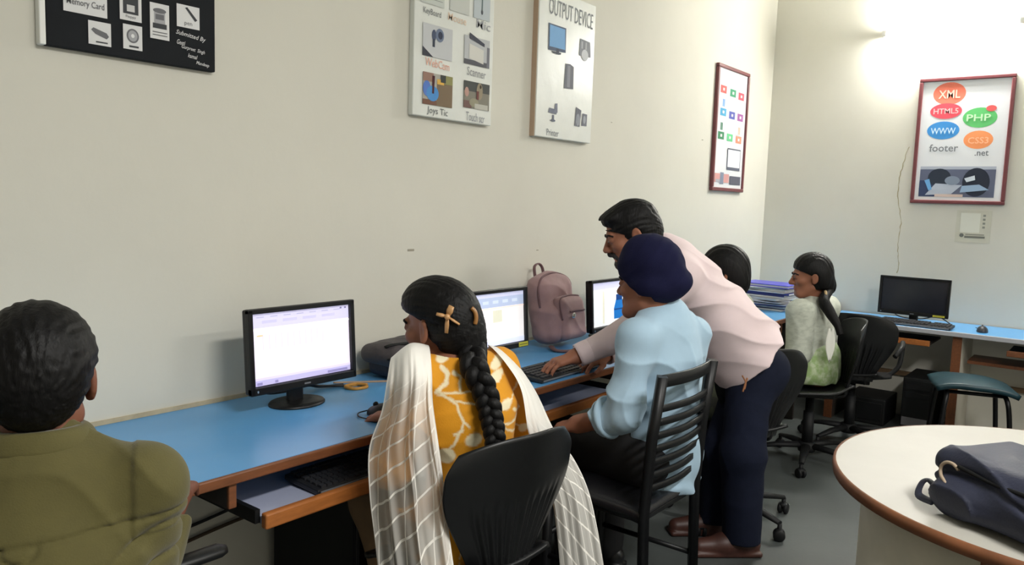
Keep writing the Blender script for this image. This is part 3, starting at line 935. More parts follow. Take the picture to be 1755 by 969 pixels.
# ladder-back chair of the boy in the turban
t = thing('ladder_back_chair', 'black metal ladder-back chair with curved slats under the boy in the turban', 'chair', (2.350, -0.945, 0))
def lbx(x, y, z): return Vector((x, y, z))
for s in (-1, 1):
    MB().tube([(s*.185, -.205, 0), (s*.185, -.19, .45), (s*.185, -.205, .70), (s*.185, -.230, .905)], .0200, n=4, flat=1.25).out('rear_post', M_metalb, t)
    MB().tube([(s*.18, .19, 0), (s*.18, .18, .44)], .018, n=8).out('front_leg', M_metalb, t)
for k in range(8):
    z = .530+.0445*k
    if k == 7: z = .886
    yb = -.19-.038*ss(.45, .905, z)
    h = .022 if k < 7 else .040
    MB().grid(lambda u, v: (-.18+.36*u, yb-.022*math.sin(math.pi*u), z-h/2+h*v), 14, 2, thick=.008).out('slat', M_metalb, t, fixn=True)
MB().grid(lambda u, v: ((u-.5)*.40*(1-.06*v), -.19+.40*v, .452+.022*math.sin(math.pi*min(max(u, .0), 1))**.35*math.sin(math.pi*v)**.35), 20, 20, thick=.035).out('seat', mat('rexine_black', (26, 26, 30), rough=.35, bump=.1, bscale=120), t, fixn=True)
mb = MB()
for s in (-1, 1):
    MB().tube([(s*.18, .185, .20), (s*.184, -.19, .20)], .010, n=8).out('stretcher', M_metalb, t)
MB().tube([(-.18, .18, .28), (.18, .18, .28)], .010, n=8).out('stretcher', M_metalb, t)
MB().box((0, 0, .425), (.36, .36, .02), bevel=.004).out('seat_frame', M_metalb, t)

# teal stools at the far desk
def stool(label, loc, rz, group):
    t = thing('stool', label, 'stool', loc, rz, group)
    m = mat('rexine_teal', (28, 62, 72), rough=.42, vary=.25, vscale=10)
    def seat(u, v):
        s = u*2-1; w = v*2-1
        z = .455+.045*(1-abs(s)**2.2)*(1-w*w*.5)-.012*abs(s)**4 + .012*ss(.55, .1, u)*abs(w)
        return (s*.212, w*.19*(1-.12*s*s), z)
    MB().grid(seat, 22, 18, thick=.03).out('seat', m, t, fixn=True)
    for s in (-1, 1):
        MB().tube(spline([(s*.19, -.17, 0), (s*.165, -.165, .30), (s*.15, -.14, .405), (s*.14, -.05, .425), (s*.14, .05, .425), (s*.15, .14, .405), (s*.165, .165, .30), (s*.19, .17, 0)], 5), .0135, n=8).out('leg_frame', M_metalb, t)
    for w in (-.1, .1):
        MB().tube([(-.15, w, .418), (.15, w, .418)], .011, n=8).out('cross_bar', M_metalb, t)
    return t
stool('stool with raised teal seat and black tube legs behind the round table', (5.20, -1.62, 0), -1.25, 'teal stools')
stool('second teal stool cut off by the right edge of the photo', (4.97, -2.12, 0), -1.4, 'teal stools')

# ---------------------------------------------------------------- monitors
def monitor(label, loc, rz, w, h, zc, draw, tilt=0.07, group=None, foot=True, sticker=None):
    t = thing('monitor', label, 'monitor', loc, rz, group)
    MB().lathe([(0, .012), (.05, .012), (.092, .009), (.096, .004), (.096, 0), (0, 0)], n=40, sx=1.0, sy=.80).out('base', M_black, t)
    MB().box((0, .012, zc*.5+.0), (.055, .026, zc), bevel=.008).out('neck', M_black, t)
    R = Matrix.Rotation(-tilt, 3, 'X')
    C = Vector((0, -.030, zc))
    def at(x, y, z): return C + R @ Vector((x, y, z))
    hs = MB()
    bz = .016
    for (cx, cz, sx, sz) in ((0, h/2-bz/2, w, bz), (0, -h/2+bz*.75, w, bz*1.5), (-w/2+bz/2, 0, bz, h-.002), (w/2-bz/2, 0, bz, h-.002)):
        hs.box(at(cx, -.006, cz), (sx, .020, sz), R, bevel=.003)
    hs.box(at(0, .012, 0), (w-.004, .024, h-.004), R, bevel=.006)
    hs.box(at(0, .034, -.01), (w*.7, .03, h*.6), R, bevel=.012)
    hs.out('housing', M_black, t)
    sc = Art(at(0, -.0015, 0), R @ Vector((1, 0, 0)), R @ Vector((0, -1, 0)))
    up = R @ Vector((0, 0, 1))
    sc.pt = lambda u, z, l=0.0: sc.o + sc.U*u + up*z + sc.N*l
    a, b = w/2-bz, h/2-bz
    draw(sc, -a, -b+.010, a, b)
    sc.mb.out('screen', sc.mats, t)
    lg = Art(at(0, -.0165, 0), R @ Vector((1, 0, 0)), R @ Vector((0, -1, 0)))
    lg.pt = lambda u, z, l=0.0: lg.o + lg.U*u + up*z + lg.N*l
    lg.quad(-.012, -h/2+.009, .012, -h/2+.014, (120, 122, 128))
    lg.disc(-w/2+.022, -h/2+.012, .003, .004, (130, 150, 170))
    lg.mb.out('badge', lg.mats, t)
    if sticker:
        x0, x1, z0, z1, c = sticker
        st = Art(at(0, -.017, 0), R @ Vector((1, 0, 0)), R @ Vector((0, -1, 0)))
        st.pt = lambda u, z, l=0.0: st.o + st.U*u + up*z + st.N*l
        st.quad(x0, z0, x1, z1, c); st.up(); st.quad(x0+.006, (z0+z1)/2-.002, x1-.006, (z0+z1)/2+.002, (120, 122, 60))
        st.mb.out('sticker', st.mats, t)
    return t
E1 = 0.36
def scr_sheet(s, x0, z0, x1, z1):
    s.quad(x0, z0, x1, z1, (232, 224, 240), E1); s.up()
    W_ = x1-x0; H_ = z1-z0
    s.quad(x0, z1-.20*H_, x1, z1, (206, 202, 232), E1); s.quad(x0, z0, x1, z0+.075*H_, (186, 180, 220), E1); s.quad(x0, z0+.075*H_, x1, z0+.11*H_, (214, 206, 236), E1); s.up()
    s.quad(x0, z1-.235*H_, x1, z1-.215*H_, (250, 250, 255), E1)
    for k in range(7): s.quad(x0+W_*(.05+.13*k), z1-.06*H_, x0+W_*(.12+.13*k), z1-.045*H_, (180, 178, 204), E1)
    for k in range(4): s.quad(x0+W_*(.10+.2*k), z1-.14*H_, x0+W_*(.24+.2*k), z1-.10*H_, (194, 190, 222), E1)
    for k in range(2): s.quad(x1-W_*(.05+.05*k), z1-.05*H_, x1-W_*(.03+.05*k), z1-.025*H_, (120, 116, 150), E1)
    for k in range(11):
        s.quad(x0+W_*(.10+.06*k), z1-.50*H_, x0+W_*(.104+.06*k), z1-.30*H_, (212, 200, 222), E1)
    s.quad(x0+W_*.045, z1-.315*H_, x0+W_*.10, z1-.295*H_, (238, 196, 150), E1)
    for (a, b) in ((.03, .08), (.20, .23), (.74, .96)): s.quad(x0+W_*a, z0+.015*H_, x0+W_*b, z0+.05*H_, (140, 134, 182), E1)
def scr_doc(s, x0, z0, x1, z1):
    s.quad(x0, z0, x1, z1, (236, 232, 232), E1); s.up()
    W_ = x1-x0; H_ = z1-z0
    s.quad(x0, z1-.08*H_, x1, z1, (206, 208, 236), E1); s.quad(x0, z1-.27*H_, x1, z1-.08*H_, (176, 188, 214), E1); s.quad(x0, z0, x1, z0+.10*H_, (216, 222, 242), E1); s.up()
    s.quad(x0+W_*.44, z1-.56*H_, x0+W_*.60, z1-.33*H_, (214, 212, 192), E1); s.quad(x0, z1-.30*H_, x1, z1-.275*H_, (238, 214, 206), E1)
    for k in range(5): s.quad(x0+W_*(.1+.17*k), z1-.2*H_, x0+W_*(.2+.17*k), z1-.14*H_, (200, 210, 228), E1)
    s.quad(x0+.2*W_, z0+.0*H_, x0+.33*W_, z0+.03*H_, (190, 60, 60), E1)
def scr_shape(s, x0, z0, x1, z1):
    s.quad(x0, z0, x1, z1, (236, 238, 240), E1); s.up()
    W_ = x1-x0; H_ = z1-z0
    s.quad(x0, z1-.16*H_, x1, z1, (208, 208, 236), E1); s.quad(x0+W_*.27, z0+.05*H_, x0+W_*.32, z1-.2*H_, (226, 222, 204), E1); s.quad(x0+W_*.40, z0+.05*H_, x0+W_*.95, z1-.2*H_, (252, 252, 250), E1); s.up()
    B = (22, 112, 190); D = (10, 62, 128)
    X0 = x0+W_*.56; Z0 = z0+.12*H_
    s.poly([(X0, Z0), (X0+.105, Z0), (X0+.105, Z0+.055), (X0+.08, Z0+.105), (X0+.025, Z0+.105), (X0, Z0+.055)], B, E1); s.up()
    s.quad(X0+.022, Z0+.095, X0+.084, Z0+.125, D, E1); s.quad(X0, Z0+.045, X0+.105, Z0+.052, D, E1)
def scr_off(s, x0, z0, x1, z1):
    m = mat('screen_off', (34, 37, 46), rough=.18); s.mats.append(m)
    s.mb.poly([s.pt(x0, z0, .0006), s.pt(x1, z0, .0006), s.pt(x1, z1, .0006), s.pt(x0, z1, .0006)], 0)
ML = 'desktop monitors'
monitor('monitor showing a pale lavender spreadsheet, left end of the blue desk', (1.545, -.187, .75), 0.0, .407, .264, .196, scr_sheet, group=ML)
monitor('monitor with a yellow sticker, behind the woman with the braid', (2.52, -.187, .75), 0.0, .407, .262, .178, scr_doc, group=ML, sticker=(.13, .195, -.127, -.108, (206, 200, 70)))
monitor('monitor with a blue bottle shape, by the bending man', (3.445, -.187, .75), 0.0, .407, .262, .170, scr_shape, group=ML)
monitor('dark switched-off monitor on the right wall desk', (5.80, -1.165, .70), -math.pi/2, .43, .255, .178, scr_off, group=ML, tilt=.03, sticker=(.125, .195, -.121, -.110, (222, 214, 66)))

# ---------------------------------------------------------------- keyboards and mice
def keyboard(label, loc, rz, w=.43, d=.15, group='keyboards', tilt=.06):
    t = thing('keyboard', label, 'keyboard', loc, rz, group)
    R = Matrix.Rotation(tilt, 3, 'X')
    MB().box((0, 0, .0135), (w, d, .016), R, bevel=.004).out('case', mat('keyboard_case', (34, 35, 38), rough=.45), t)
    mb = MB()
    nk = 20
    for r in range(6):
        for k in range(nk):
            if k in (14, ) or (r == 5 and k in (13, )): continue
            x = -w/2+.014+(w-.028)*(k+.5)/nk
            y = d/2-.016-(d-.03)*r/5.0
            p = R @ Vector((x, y, 0))
            if r == 0 and 4 < k < 10:
                if k == 5: mb.box((p.x+.034, p.y, p.z+.0245), ((w-.03)/nk*4.8, .017, .007), R)
                if k in (5, 6, 7, 8, 9): continue
            mb.box((p.x, p.y, p.z+.0245), ((w-.028)/nk*.84, .0165, .007), R)
    o = mb.out('keys', mat('key_caps', (44, 45, 49), rough=.5), t)
    o['kind'] = 'stuff'
    MB().box(R @ Vector((0, -d/2-.001, .0)) + Vector((0, 0, .0135)), (w*.96, .003, .006), R).out('front_trim', mat('keyboard_trim', (120, 122, 126), rough=.4), t)
    return t
keyboard('black keyboard on the pulled-out tray below the spreadsheet monitor', (1.50, -.555, .626), 0.0)
keyboard("black keyboard on the blue desktop under the standing man's hands", (2.555, -.512, .75), .03)
keyboard('dark keyboard in front of the switched-off monitor', (5.645, -1.21, .70), -math.pi/2-.05, w=.44, d=.13)

def mouse(label, loc, rz, col, cable, scale=1.0):
    t = thing('computer_mouse', label, 'mouse', loc, rz, 'computer mice')
    mb = MB(); bt = bmesh.new()
    bmesh.ops.create_uvsphere(bt, u_segments=20, v_segments=14, radius=1)
    for v in bt.verts:
        v.co = Vector((v.co.x*.031*scale, v.co.y*.055*scale, max(v.co.z, -.15)*.034*scale*(1-.18*v.co.y)+.005))
    mb.merge(bt, Matrix(), 0, True)
    mb.out('shell', col, t)
    MB().lathe([(0, -.004), (.008, -.004), (.008, .004), (0, .004)], c=(0, .026*scale, .033*scale), R=Matrix.Rotation(math.pi/2, 3, 'Y'), n=14).out('wheel', M_blackm, t)
    if cable: MB().tube(spline(cable, 6), .0022, n=6).out('cord', M_cable, t)
    return t
mouse("black mouse under the woman's hand", (1.645, -.49, .75), .5, M_black, [(0, .05, .012), (-.02, .075, .006), (-.055, .055, .004), (-.07, -.01, .004), (-.05, -.075, .004), (.0, -.105, .004), (.06, -.11, .004)])
mouse('rounded dark mouse on the right wall desk', (5.70, -1.585, .70), -1.4, mat('mouse_grey', (48, 50, 56), rough=.4), [(0, .05, .012), (.0, .09, .005), (-.03, .16, .004)], 1.05)

# ---------------------------------------------------------------- cables on and under the desks
def cable(name, label, pts, r, m=None, n=8, group='loose cables', cat='cable'):
    return props(MB().tube(spline(pts, n), r, n=7).out(name, m or M_cable), label, cat, group)
cable('cable', 'black cable hanging behind the spreadsheet monitor to its stand', [(1.48, -.15, .86), (1.46, -.12, .80), (1.50, -.10, .775), (1.58, -.10, .77), (1.66, -.09, .772), (1.72, -.08, .757), (1.80, -.11, .756)], .0045)
cable('cable', 'second cable dropping from the right of the spreadsheet monitor', [(1.63, -.15, .85), (1.645, -.11, .80), (1.70, -.09, .765), (1.80, -.13, .756)], .0045)
cable('cable_coil', 'flat orange coil of cord beside the spreadsheet monitor', [(1.80, -.13, .754), (1.85, -.15, .754), (1.84, -.19, .755), (1.79, -.185, .755), (1.78, -.145, .758), (1.83, -.14, .758), (1.85, -.18, .759)], .006, mat('cord_orange', (196, 140, 62), rough=.6))
cable('cable', 'tan cord lying on the desk below the dark backpack', [(1.80, -.055, .753), (1.90, -.13, .753), (2.0, -.20, .753), (2.12, -.27, .753)], .004, mat('cord_tan', (170, 142, 118), rough=.7))
cable('cable', "thin dark wire on the desk behind the olive boy's collar", [(0.9140, -0.0267, 0.7540), (0.9197, -0.1129, 0.7550), (0.9184, -0.1840, 0.7550), (0.9164, -0.2471, 0.7540)], .003)
cable('cable', 'upper black cable sagging under the left desk', [(.55, -.06, .66), (.80, -.05, .615), (1.0, -.05, .60), (1.3, -.06, .62)], .007)
cable('cable', 'lower black cable sagging across the wall under the left desk', [(.5, -.02, .46), (.85, -.02, .43), (1.15, -.02, .37), (1.5, -.02, .40), (1.9, -.02, .46)], .0055)
cable('cable', 'brown cable sagging below the other cables under the desk', [(.6, -.02, .22), (1.0, -.02, .29), (1.4, -.02, .34), (1.9, -.02, .36)], .006, mat('cord_brown', (72, 58, 44), rough=.7))
cable('cable', 'cable looping behind the switched-off monitor', [(5.86, -1.07, .82), (5.86, -1.03, .76), (5.84, -1.08, .725), (5.86, -1.2, .722), (5.85, -1.30, .75), (5.84, -1.37, .72), (5.80, -1.40, .705)], .004)

# ---------------------------------------------------------------- computers and boxes under the desks
def tower(label, loc, rz, s=(.18, .40, .40), strip=False):
    t = thing('computer_tower', label, 'computer', loc, rz, 'computer towers')
    MB().box((0, 0, s[2]/2), s, bevel=.008).out('case', M_blackm, t)
    MB().box((0, -s[1]/2-.006, s[2]/2), (s[0]-.01, .014, s[2]-.02), bevel=.005).out('front_panel', M_black, t)
    for k in range(2): MB().box((0, -s[1]/2-.0145, s[2]*.84-.055*k), (s[0]-.04, .004, .036), bevel=.001).out('drive_bay', M_blackm, t)
    if strip: MB().box((0, -s[1]/2-.015, .07), (s[0]-.02, .005, .055), bevel=.001).out('vent_panel', mat('panel_grey', (118, 116, 122), rough=.5), t)
    return t
tower('black computer tower on the floor under the right wall desk', (5.80, -1.27, 0), -math.pi/2, (.19, .38, .36), True)
tower('black computer tower in the dark below the left keyboard tray', (1.65, -.26, 0), 0.0, (.2, .42, .50))
tower('computer tower under the desk by the boy in the turban', (3.05, -.30, 0), 0.0)
bx = thing('power_unit', 'low dark power unit on the floor behind the empty black chair', 'box', (5.78, -.95, 0))
MB().box((0, 0, .09), (.34, .26, .18), bevel=.01).out('case', M_blackm, bx)
MB().box((-.172, 0, .09), (.006, .22, .12), bevel=.002).out('front_panel', M_black, bx)

# ---------------------------------------------------------------- papers and files stacked in the corner
M_paper = mat('paper_white', (222, 222, 220), rough=.7)
sx, sy = 5.30, -.36
z = .75
rr = random.Random(5)
GP = 'papers and files stacked in the corner'
for k in range(16):
    th = rr.choice([.006, .008, .012, .016])
    c = rr.choice([(214, 214, 216), (204, 206, 214), (190, 192, 200), (70, 74, 130), (150, 154, 172), (222, 222, 220), (60, 66, 120)])
    if k == 14: c, th = (214, 214, 208), .022
    if k == 11 or k == 12: c = (56, 62, 128)
    m = mat('paper_%d_%d' % (c[0], c[2]), c, rough=.6)
    a = rr.uniform(-.28, .28)
    bot = k < 14
    lab = 'loose papers and thin files in the untidy stack in the corner'
    if k == 14: lab = 'thick off-white file second below the bright blue folder on the stack'
    if k == 15: lab, c, th = 'thin grey paper file directly under the bright blue folder', (196, 196, 200), .006; m = mat('paper_thin_grey', c, rough=.6)
    if k == 12: lab = 'upper navy blue file in the corner stack of papers'
    if k == 11: lab = 'lower navy blue file in the corner stack of papers'
    o = thing('paper_file', lab, 'file' if not bot else 'papers', (sx+rr.uniform(-.025, .025), sy+rr.uniform(-.02, .02), z), a, GP if bot else None)
    if k in (11, 12): del o['group']
    MB().box((0, 0, th*.5), (.23, .30, th*.92), bevel=.0015).out('cover', m, o)
    MB().box((.004, -.003, th*.5), (.226, .300, th*.55)).out('sheets', M_paper, o)
    z += th
o = thing('file_folder', 'bright blue folder on top of the paper stack in the corner', 'folder', (sx-.005, sy-.01, z), -.05)
m = mat('folder_blue', (72, 72, 196), rough=.35)
MB().box((0, 0, .003), (.25, .34, .004), bevel=.001).box((0, 0, .020), (.25, .34, .004), bevel=.001).out('cover', m, o)
MB().box((.122, 0, .0115), (.006, .34, .02), bevel=.002).out('spine', m, o)
MB().box((-.004, 0, .0115), (.226, .32, .012)).out('sheets', M_paper, o)

# ---------------------------------------------------------------- round table
TC = (2.40, -2.25)
t = thing('round_table', 'round off-white laminate table with worn brown edge band, bottom right', 'table', (TC[0], TC[1], 0))
M_lamw = mat('laminate_offwhite', (184, 181, 172), rough=.55, vary=.08, vscale=5)
MB().lathe([(0, .750), (.592, .750), (.592, .722), (0, .722)], n=96, smooth=False).out('tabletop', M_lamw, t)
MB().lathe([(.592, .7505), (.599, .7495), (.601, .736), (.599, .7225), (.592, .722)], n=96).out('edge_band', mat('edge_worn', (138, 86, 54), rough=.5, vary=.45, vscale=9), t)
a0, a1 = math.radians(20), math.radians(161.5)
MB().lathe([(.50, .0), (.52, .0), (.52, .722), (.50, .722), (.50, 0)], n=60, a0=a0, a1=a1).out('base_panel', M_panelw, t)
MB().box((.51*math.cos(a1), .51*math.sin(a1), .361), (.026, .012, .72), rotz(a1), bevel=.002).out('panel_edge', M_edge, t)
MB().box((.1, -.1, .361), (.5, .02, .72), rotz(2.6)).out('inner_panel', M_panel, t)

# ---------------------------------------------------------------- bags
def fold(P, d, freq, amp, sc=6.0, warp=1.2, seed=0.0):
    """cloth creases: soft rolls plus narrower ridges"""
    n = noise(P*sc+seed)
    x = (P@nrm(d))*freq+warp*2.5*n
    m = np.clip(0.5+1.1*noise(P*sc*.6+seed+9.1), 0, 1.2)
    y = (P@nrm(A(d)[[1, 2, 0]]*A(1, -1, 1)))*freq*.8+warp*3*noise(P*sc*.8+seed+3.3)
    m2 = np.clip(.2+1.5*noise(P*sc*.5+seed+31.7), 0, 1)
    return amp*(.6*np.sin(x)*m - 1.3*(1-np.abs(np.sin(x*.5+1)))**3*m - 1.1*(1-np.abs(np.sin(y*.5)))**4*m2)

M_bagp = mat('bag_mauve', (160, 128, 130), rough=.75, vary=.12, vscale=20, bump=.1, bscale=250, sheen=.1)
M_bagp2 = mat('bag_mauve_dark', (112, 84, 88), rough=.75)
t = thing('backpack', 'mauve pink backpack leaning on the wall beside the second monitor', 'backpack', (3.04, -.15, .75))
Rb = np.array(Matrix.Rotation(-.20, 3, 'X'))
O = A(3.04, -.165, .768)
def bl(x, y, z): return O+Rb@A(x, y, z)
body = [rbox(bl(0, 0, .15), (.135, .060, .15), .055, Rb, .03), ell(bl(0, .005, .26), (.125, .055, .075), Rb, .05), rbox(bl(.0, -.035, .09), (.12, .06, .085), .045, Rb, .03)]
sdf('body', body, .005, M_bagp, t, disp=lambda P: fold(P, (1, 0, 2), 55, .0025, 7)+.002*noise(P*30))
pk = [rbox(bl(.02, -.082, .105), (.095, .038, .10), .035, Rb, .02), ell(bl(.02, -.075, .16), (.09, .035, .05), Rb, .03)]
sdf('front_pocket', pk, .005, M_bagp, t, disp=lambda P: fold(P, (1, 0, 1), 60, .002, 8))
def tb(name, pts, r, m, par, n=6, seg=8, flat=1.0, on=None): return MB().tube(spline(pts, n) if on is None else snap(on, spline(pts, n), r*.3), r, n=seg, flat=flat).out(name, m, par, world=True)
tb('pocket_zip', [bl(-.075, -.108, .10), bl(-.076, -.103, .17), bl(-.05, -.098, .2), bl(.02, -.098, .212), bl(.09, -.098, .2)], .004, M_bagp2, t, on=pk)
tb('pocket_seam', [bl(-.03, -.122, .135), bl(.03, -.125, .137), bl(.10, -.118, .135)], .005, M_bagp2, t, on=pk)
tb('main_zip', [bl(-.132, -.03, .17), bl(-.125, -.03, .26), bl(-.08, -.035, .32), bl(0, -.035, .335), bl(.08, -.035, .32), bl(.125, -.03, .26)], .005, M_bagp2, t, on=body)
tb('carry_loop', [bl(-.06, .03, .32), bl(-.055, .03, .365), bl(-.02, .03, .378), bl(.005, .03, .36), bl(.01, .03, .32)], .009, M_bagp2, t, flat=.5)
MB().ball(bl(-.012, -.13, .115), (.016, .004, .013)).out('metal_badge', mat('badge_silver', (220, 220, 216), rough=.2, metal=.8), t, world=True)
tb('strap', [(2.93, -.215, .765), (2.90, -.27, .757), (2.96, -.32, .757), (3.05, -.31, .76), (3.12, -.27, .758), (3.22, -.25, .757)], .014, M_bagp2, t, flat=.4)

M_bagd = mat('bag_greybrown', (74, 68, 72), rough=.6, vary=.25, vscale=14, bump=.15, bscale=120)
t = thing('backpack', 'dark grey backpack lying flat on the desk left of the seated woman', 'backpack', (2.10, -.13, .75))
bd = [rbox((2.12, -.135, .842), (.19, .105, .036), .035, None, .03), ell((2.10, -.14, .865), (.16, .085, .030), None, .03)]
sdf('body', bd, .005, M_bagd, t, disp=lambda P: fold(P, (1, .4, 0), 60, .0035, 9))
sdf('lower_body', [rbox((2.13, -.135, .794), (.165, .09, .036), .025)], .006, mat('bag_navy_dark', (38, 42, 58), rough=.6, bump=.15, bscale=120), t, disp=lambda P: fold(P, (1, 0, 1), 60, .003, 9))
tb('zip', [(1.935, -.20, .842), (1.96, -.238, .845), (2.05, -.245, .846), (2.2, -.245, .846), (2.3, -.235, .845)], .005, M_blackm, t, on=bd)
tb('strap', [(1.95, -.17, .87), (2.02, -.20, .893), (2.12, -.21, .897), (2.22, -.19, .89)], .012, M_blackm, t, flat=.4, on=bd)
MB().box((2.04, -.238, .853), (.02, .006, .008), bevel=.002).out('zip_pull', M_chrome, t, world=True)

M_bagn = mat('bag_navy', (38, 42, 62), rough=.62, vary=.2, vscale=12, bump=.12, bscale=160)
t = thing('backpack', 'navy blue backpack lying on the round table at the right edge', 'backpack', (2.08, -2.2, .75))
Rn = np.array(((-.53, .85, 0), (-.85, -.53, 0), (0, 0, 1.0)))
On = A(2.000, -2.200, .758)
def bn(x, y, z): return On+Rn@A(x, y, z)
bg = [rbox(bn(.012, 0, .045), (.212, .150, .045), .04, Rn, .02), rbox(bn(-.005, .015, .088), (.228, .130, .044), .03, Rn, .015), ell(bn(.03, -.03, .085), (.17, .10, .045), Rn, .03)]
def navd(P):
    q = (P-On)@Rn
    return fold(P, Rn@A(.25, 1, .6), 62, .006, 6, 1.4)+.010*np.exp(-((q[:, 2]-.078-.10*(-q[:, 1]-.1)+.02*np.sin(q[:, 0]*14))/.007)**2)*(q[:, 1] < .02)
sdf('body', bg, .004, M_bagn, t, disp=navd)
tb('piping', [(1.9813, -2.0133, 0.8592), (1.9907, -1.9995, 0.8671), (1.9997, -1.9852, 0.8656), (2.0051, -1.9745, 0.8534), (1.9987, -1.9757, 0.8373), (1.9581, -1.9939, 0.8280), (1.9459, -2.0060, 0.8183), (1.9389, -2.0145, 0.8117)], .004, mat('piping_tan', (176, 156, 134), rough=.6), t, on=bg)
tb('strap_loop', [bn(-.185, -.105, .035), bn(-.222, -.095, .034), bn(-.248, -.09, .040), bn(-.252, -.105, .032), bn(-.235, -.13, .012), bn(-.185, -.14, .014)], .009, M_bagn, t, flat=.4)
tb('zip', [bn(-.15, -.125, .112), bn(-.05, -.13, .105), bn(.08, -.135, .11), bn(.2, -.13, .10)], .005, M_blackm, t, on=bg)

# ---------------------------------------------------------------- people
def hframe(f, up=(0, 0, 1)):
    f = nrm(f); r = nrm(np.cross(f, up)); u = np.cross(r, f)
    return np.stack([r, f, u], 1)

def head_prims(C, R, s=1.0, k=.016, female=False):
    C = A(C)
    L = lambda x, y, z: C+R@(A(x, y, z)*s)
    j = .92 if female else 1.0
    p = [ell(L(0, -.012, .036), A(.076, .096, .086)*s, R, k),
         ell(L(0, .030, -.038), A(.060*j, .060, .082)*s, R, .03),
         cap(L(-.020, .066, -.100), L(.020, .066, -.100), .020*s*j, None, .022)]
    for sg in (-1, 1):
        p += [cap(L(sg*.047*j, .0, -.062), L(sg*.022, .062, -.098), .019*s, .017*s, .025),
              ell(L(sg*.042, .060, -.022), A(.022, .024, .02)*s, R, .022)]
    p += [cap(L(-.038, .080, .020), L(.038, .080, .020), .011*s, None, .016)]
    for sg in (-1, 1):
        p += [ell(L(sg*.031, .099, .002), A(.019, .014, .013)*s, R, .012, '-'),
              ell(L(sg*.031, .083, .002), A(.017, .012, .011)*s, R, .006)]
    p += [cap(L(0, .088, .008), L(0, .110, -.030), .0085*s, .0125*s, .010),
          ell(L(-.013, .098, -.035), A(.010, .012, .009)*s, R, .008), ell(L(.013, .098, -.035), A(.010, .012, .009)*s, R, .008),
          cap(L(-.021, .081, -.060), L(.021, .081, -.060), .0085*s, None, .007), cap(L(-.018, .081, -.071), L(.018, .081, -.071), .009*s, None, .007),
          cap(L(-.03, .095, -.0655), L(.03, .095, -.0655), .0026*s, None, .004, '-')]
    for sg in (-1, 1):
        a = 0.35
        Re = R @ np.array(((math.cos(sg*a), -math.sin(sg*a), 0), (math.sin(sg*a), math.cos(sg*a), 0), (0, 0, 1.0)))
        p += [ell(L(sg*.080, -.012, -.006), A(.0085, .019, .031)*s, Re, .010),
              ell(L(sg*.090, -.008, -.004), A(.007, .011, .019)*s, Re, .006, '-'),
              ell(L(sg*.077, -.004, -.030), A(.006, .009, .011)*s, Re, .008)]
    return p

def hand_prims(w, d, n, th, s=1.0, curl=0.5, spread=.10):
    """w wrist, d pointing direction, n back-of-hand normal, th thumb side"""
    w = A(w); d = nrm(d); n = A(n); n = nrm(n-d*(n@d)); th = A(th); th = nrm(th-d*(th@d)-n*(th@n))
    p = [cap(w-d*.02, w+d*.02, .024*s, .024*s, .02)]
    lens = [.070, .078, .073, .058]; rad = [.0088, .009, .0086, .0076]
    for i in range(4):
        o = (.030-.0205*i)*s
        kn = w+d*(.090-.006*abs(i-1))*s+th*o+n*(.004-.003*abs(i-1.5))
        p.append(cap(w+d*.012*s+th*o*.55, kn, .0145*s, .0125*s, .014))
        a = .15+curl*.45; q = kn; ds = d+th*(1.5-i)*spread*.5
        for ln, r0, r1 in ((.45, 1.0, .95), (.30, .95, .88), (.25, .88, .78)):
            dd = nrm(ds*math.cos(a)-n*math.sin(a))
            e = q+dd*lens[i]*ln*s
            p.append(cap(q, e, rad[i]*r0*s, rad[i]*r1*s, .004)); q = e; a += curl*.75
    b = w+d*.022*s+th*.022*s-n*.006
    m = b+nrm(d*.75+th*.62-n*.2)*.042*s; e = m+nrm(d*.9+th*.3-n*.25)*.032*s; g = e+nrm(d-n*.25)*.024*s
    p += [cap(b, m, .0145*s, .0115*s, .014), cap(m, e, .0112*s, .010*s, .005), cap(e, g, .010*s, .0078*s, .005)]
    return p

def setF(sk):
    s = nrm(A(sk['nb'])-A(sk['pel'])); lat = nrm(A(sk['Rs'])-A(sk['Ls']))
    sk['F'] = nrm(np.cross(s, lat))*(1 if np.cross(s, lat)@A(sk['f']) > 0 else -1)
    return sk

def torso(sk, g=0.0, w=1.0, hipr=.135, belly=.122, chestr=.148, flat=.70, hipflat=.78):
    pel, ch, nb = A(sk['pel']), A(sk['chest']), A(sk['nb']); F = sk['F']
    mid = pel*.5+ch*.5
    up = nb*.72+ch*.28
    return [flatcap(pel, mid, hipr*w+g, belly*w+g, F, hipflat, .05), flatcap(mid, ch, belly*w+g, chestr*w+g, F, flat, .05),
            flatcap(ch, up, chestr*w+g, .095*w+g, F, .72, .06), cap(sk['Ls'], up, .052*w+g, .058*w+g, .05), cap(sk['Rs'], up, .052*w+g, .058*w+g, .05)]

def arm(sk, sd, g=0.0, r=(.050, .042, .028), cut=None, k=.035):
    s_, e, w_ = A(sk[sd+'s']), A(sk[sd+'e']), A(sk[sd+'w'])
    pr = [cap(s_, e, r[0]+g, r[1]+g, .02), cap(e, w_, r[1]+g, r[2]+g, .02)]
    if cut is not None:
        c = e+(w_-e)*cut; n = nrm(w_-e)
        pr.append(plane(c, n))
    return [func(lambda P, pr=pr: field(pr, P), '+', k), cap(s_, s_*.5+e*.5, r[0]*.9), cap(e*.6+s_*.4, e, r[1]*.9)] + ([cap(e, e+(w_-e)*min((cut or 1)*.8, .8), r[1]*.9, r[2]*.9)] if (cut or 1) > .6 else [])

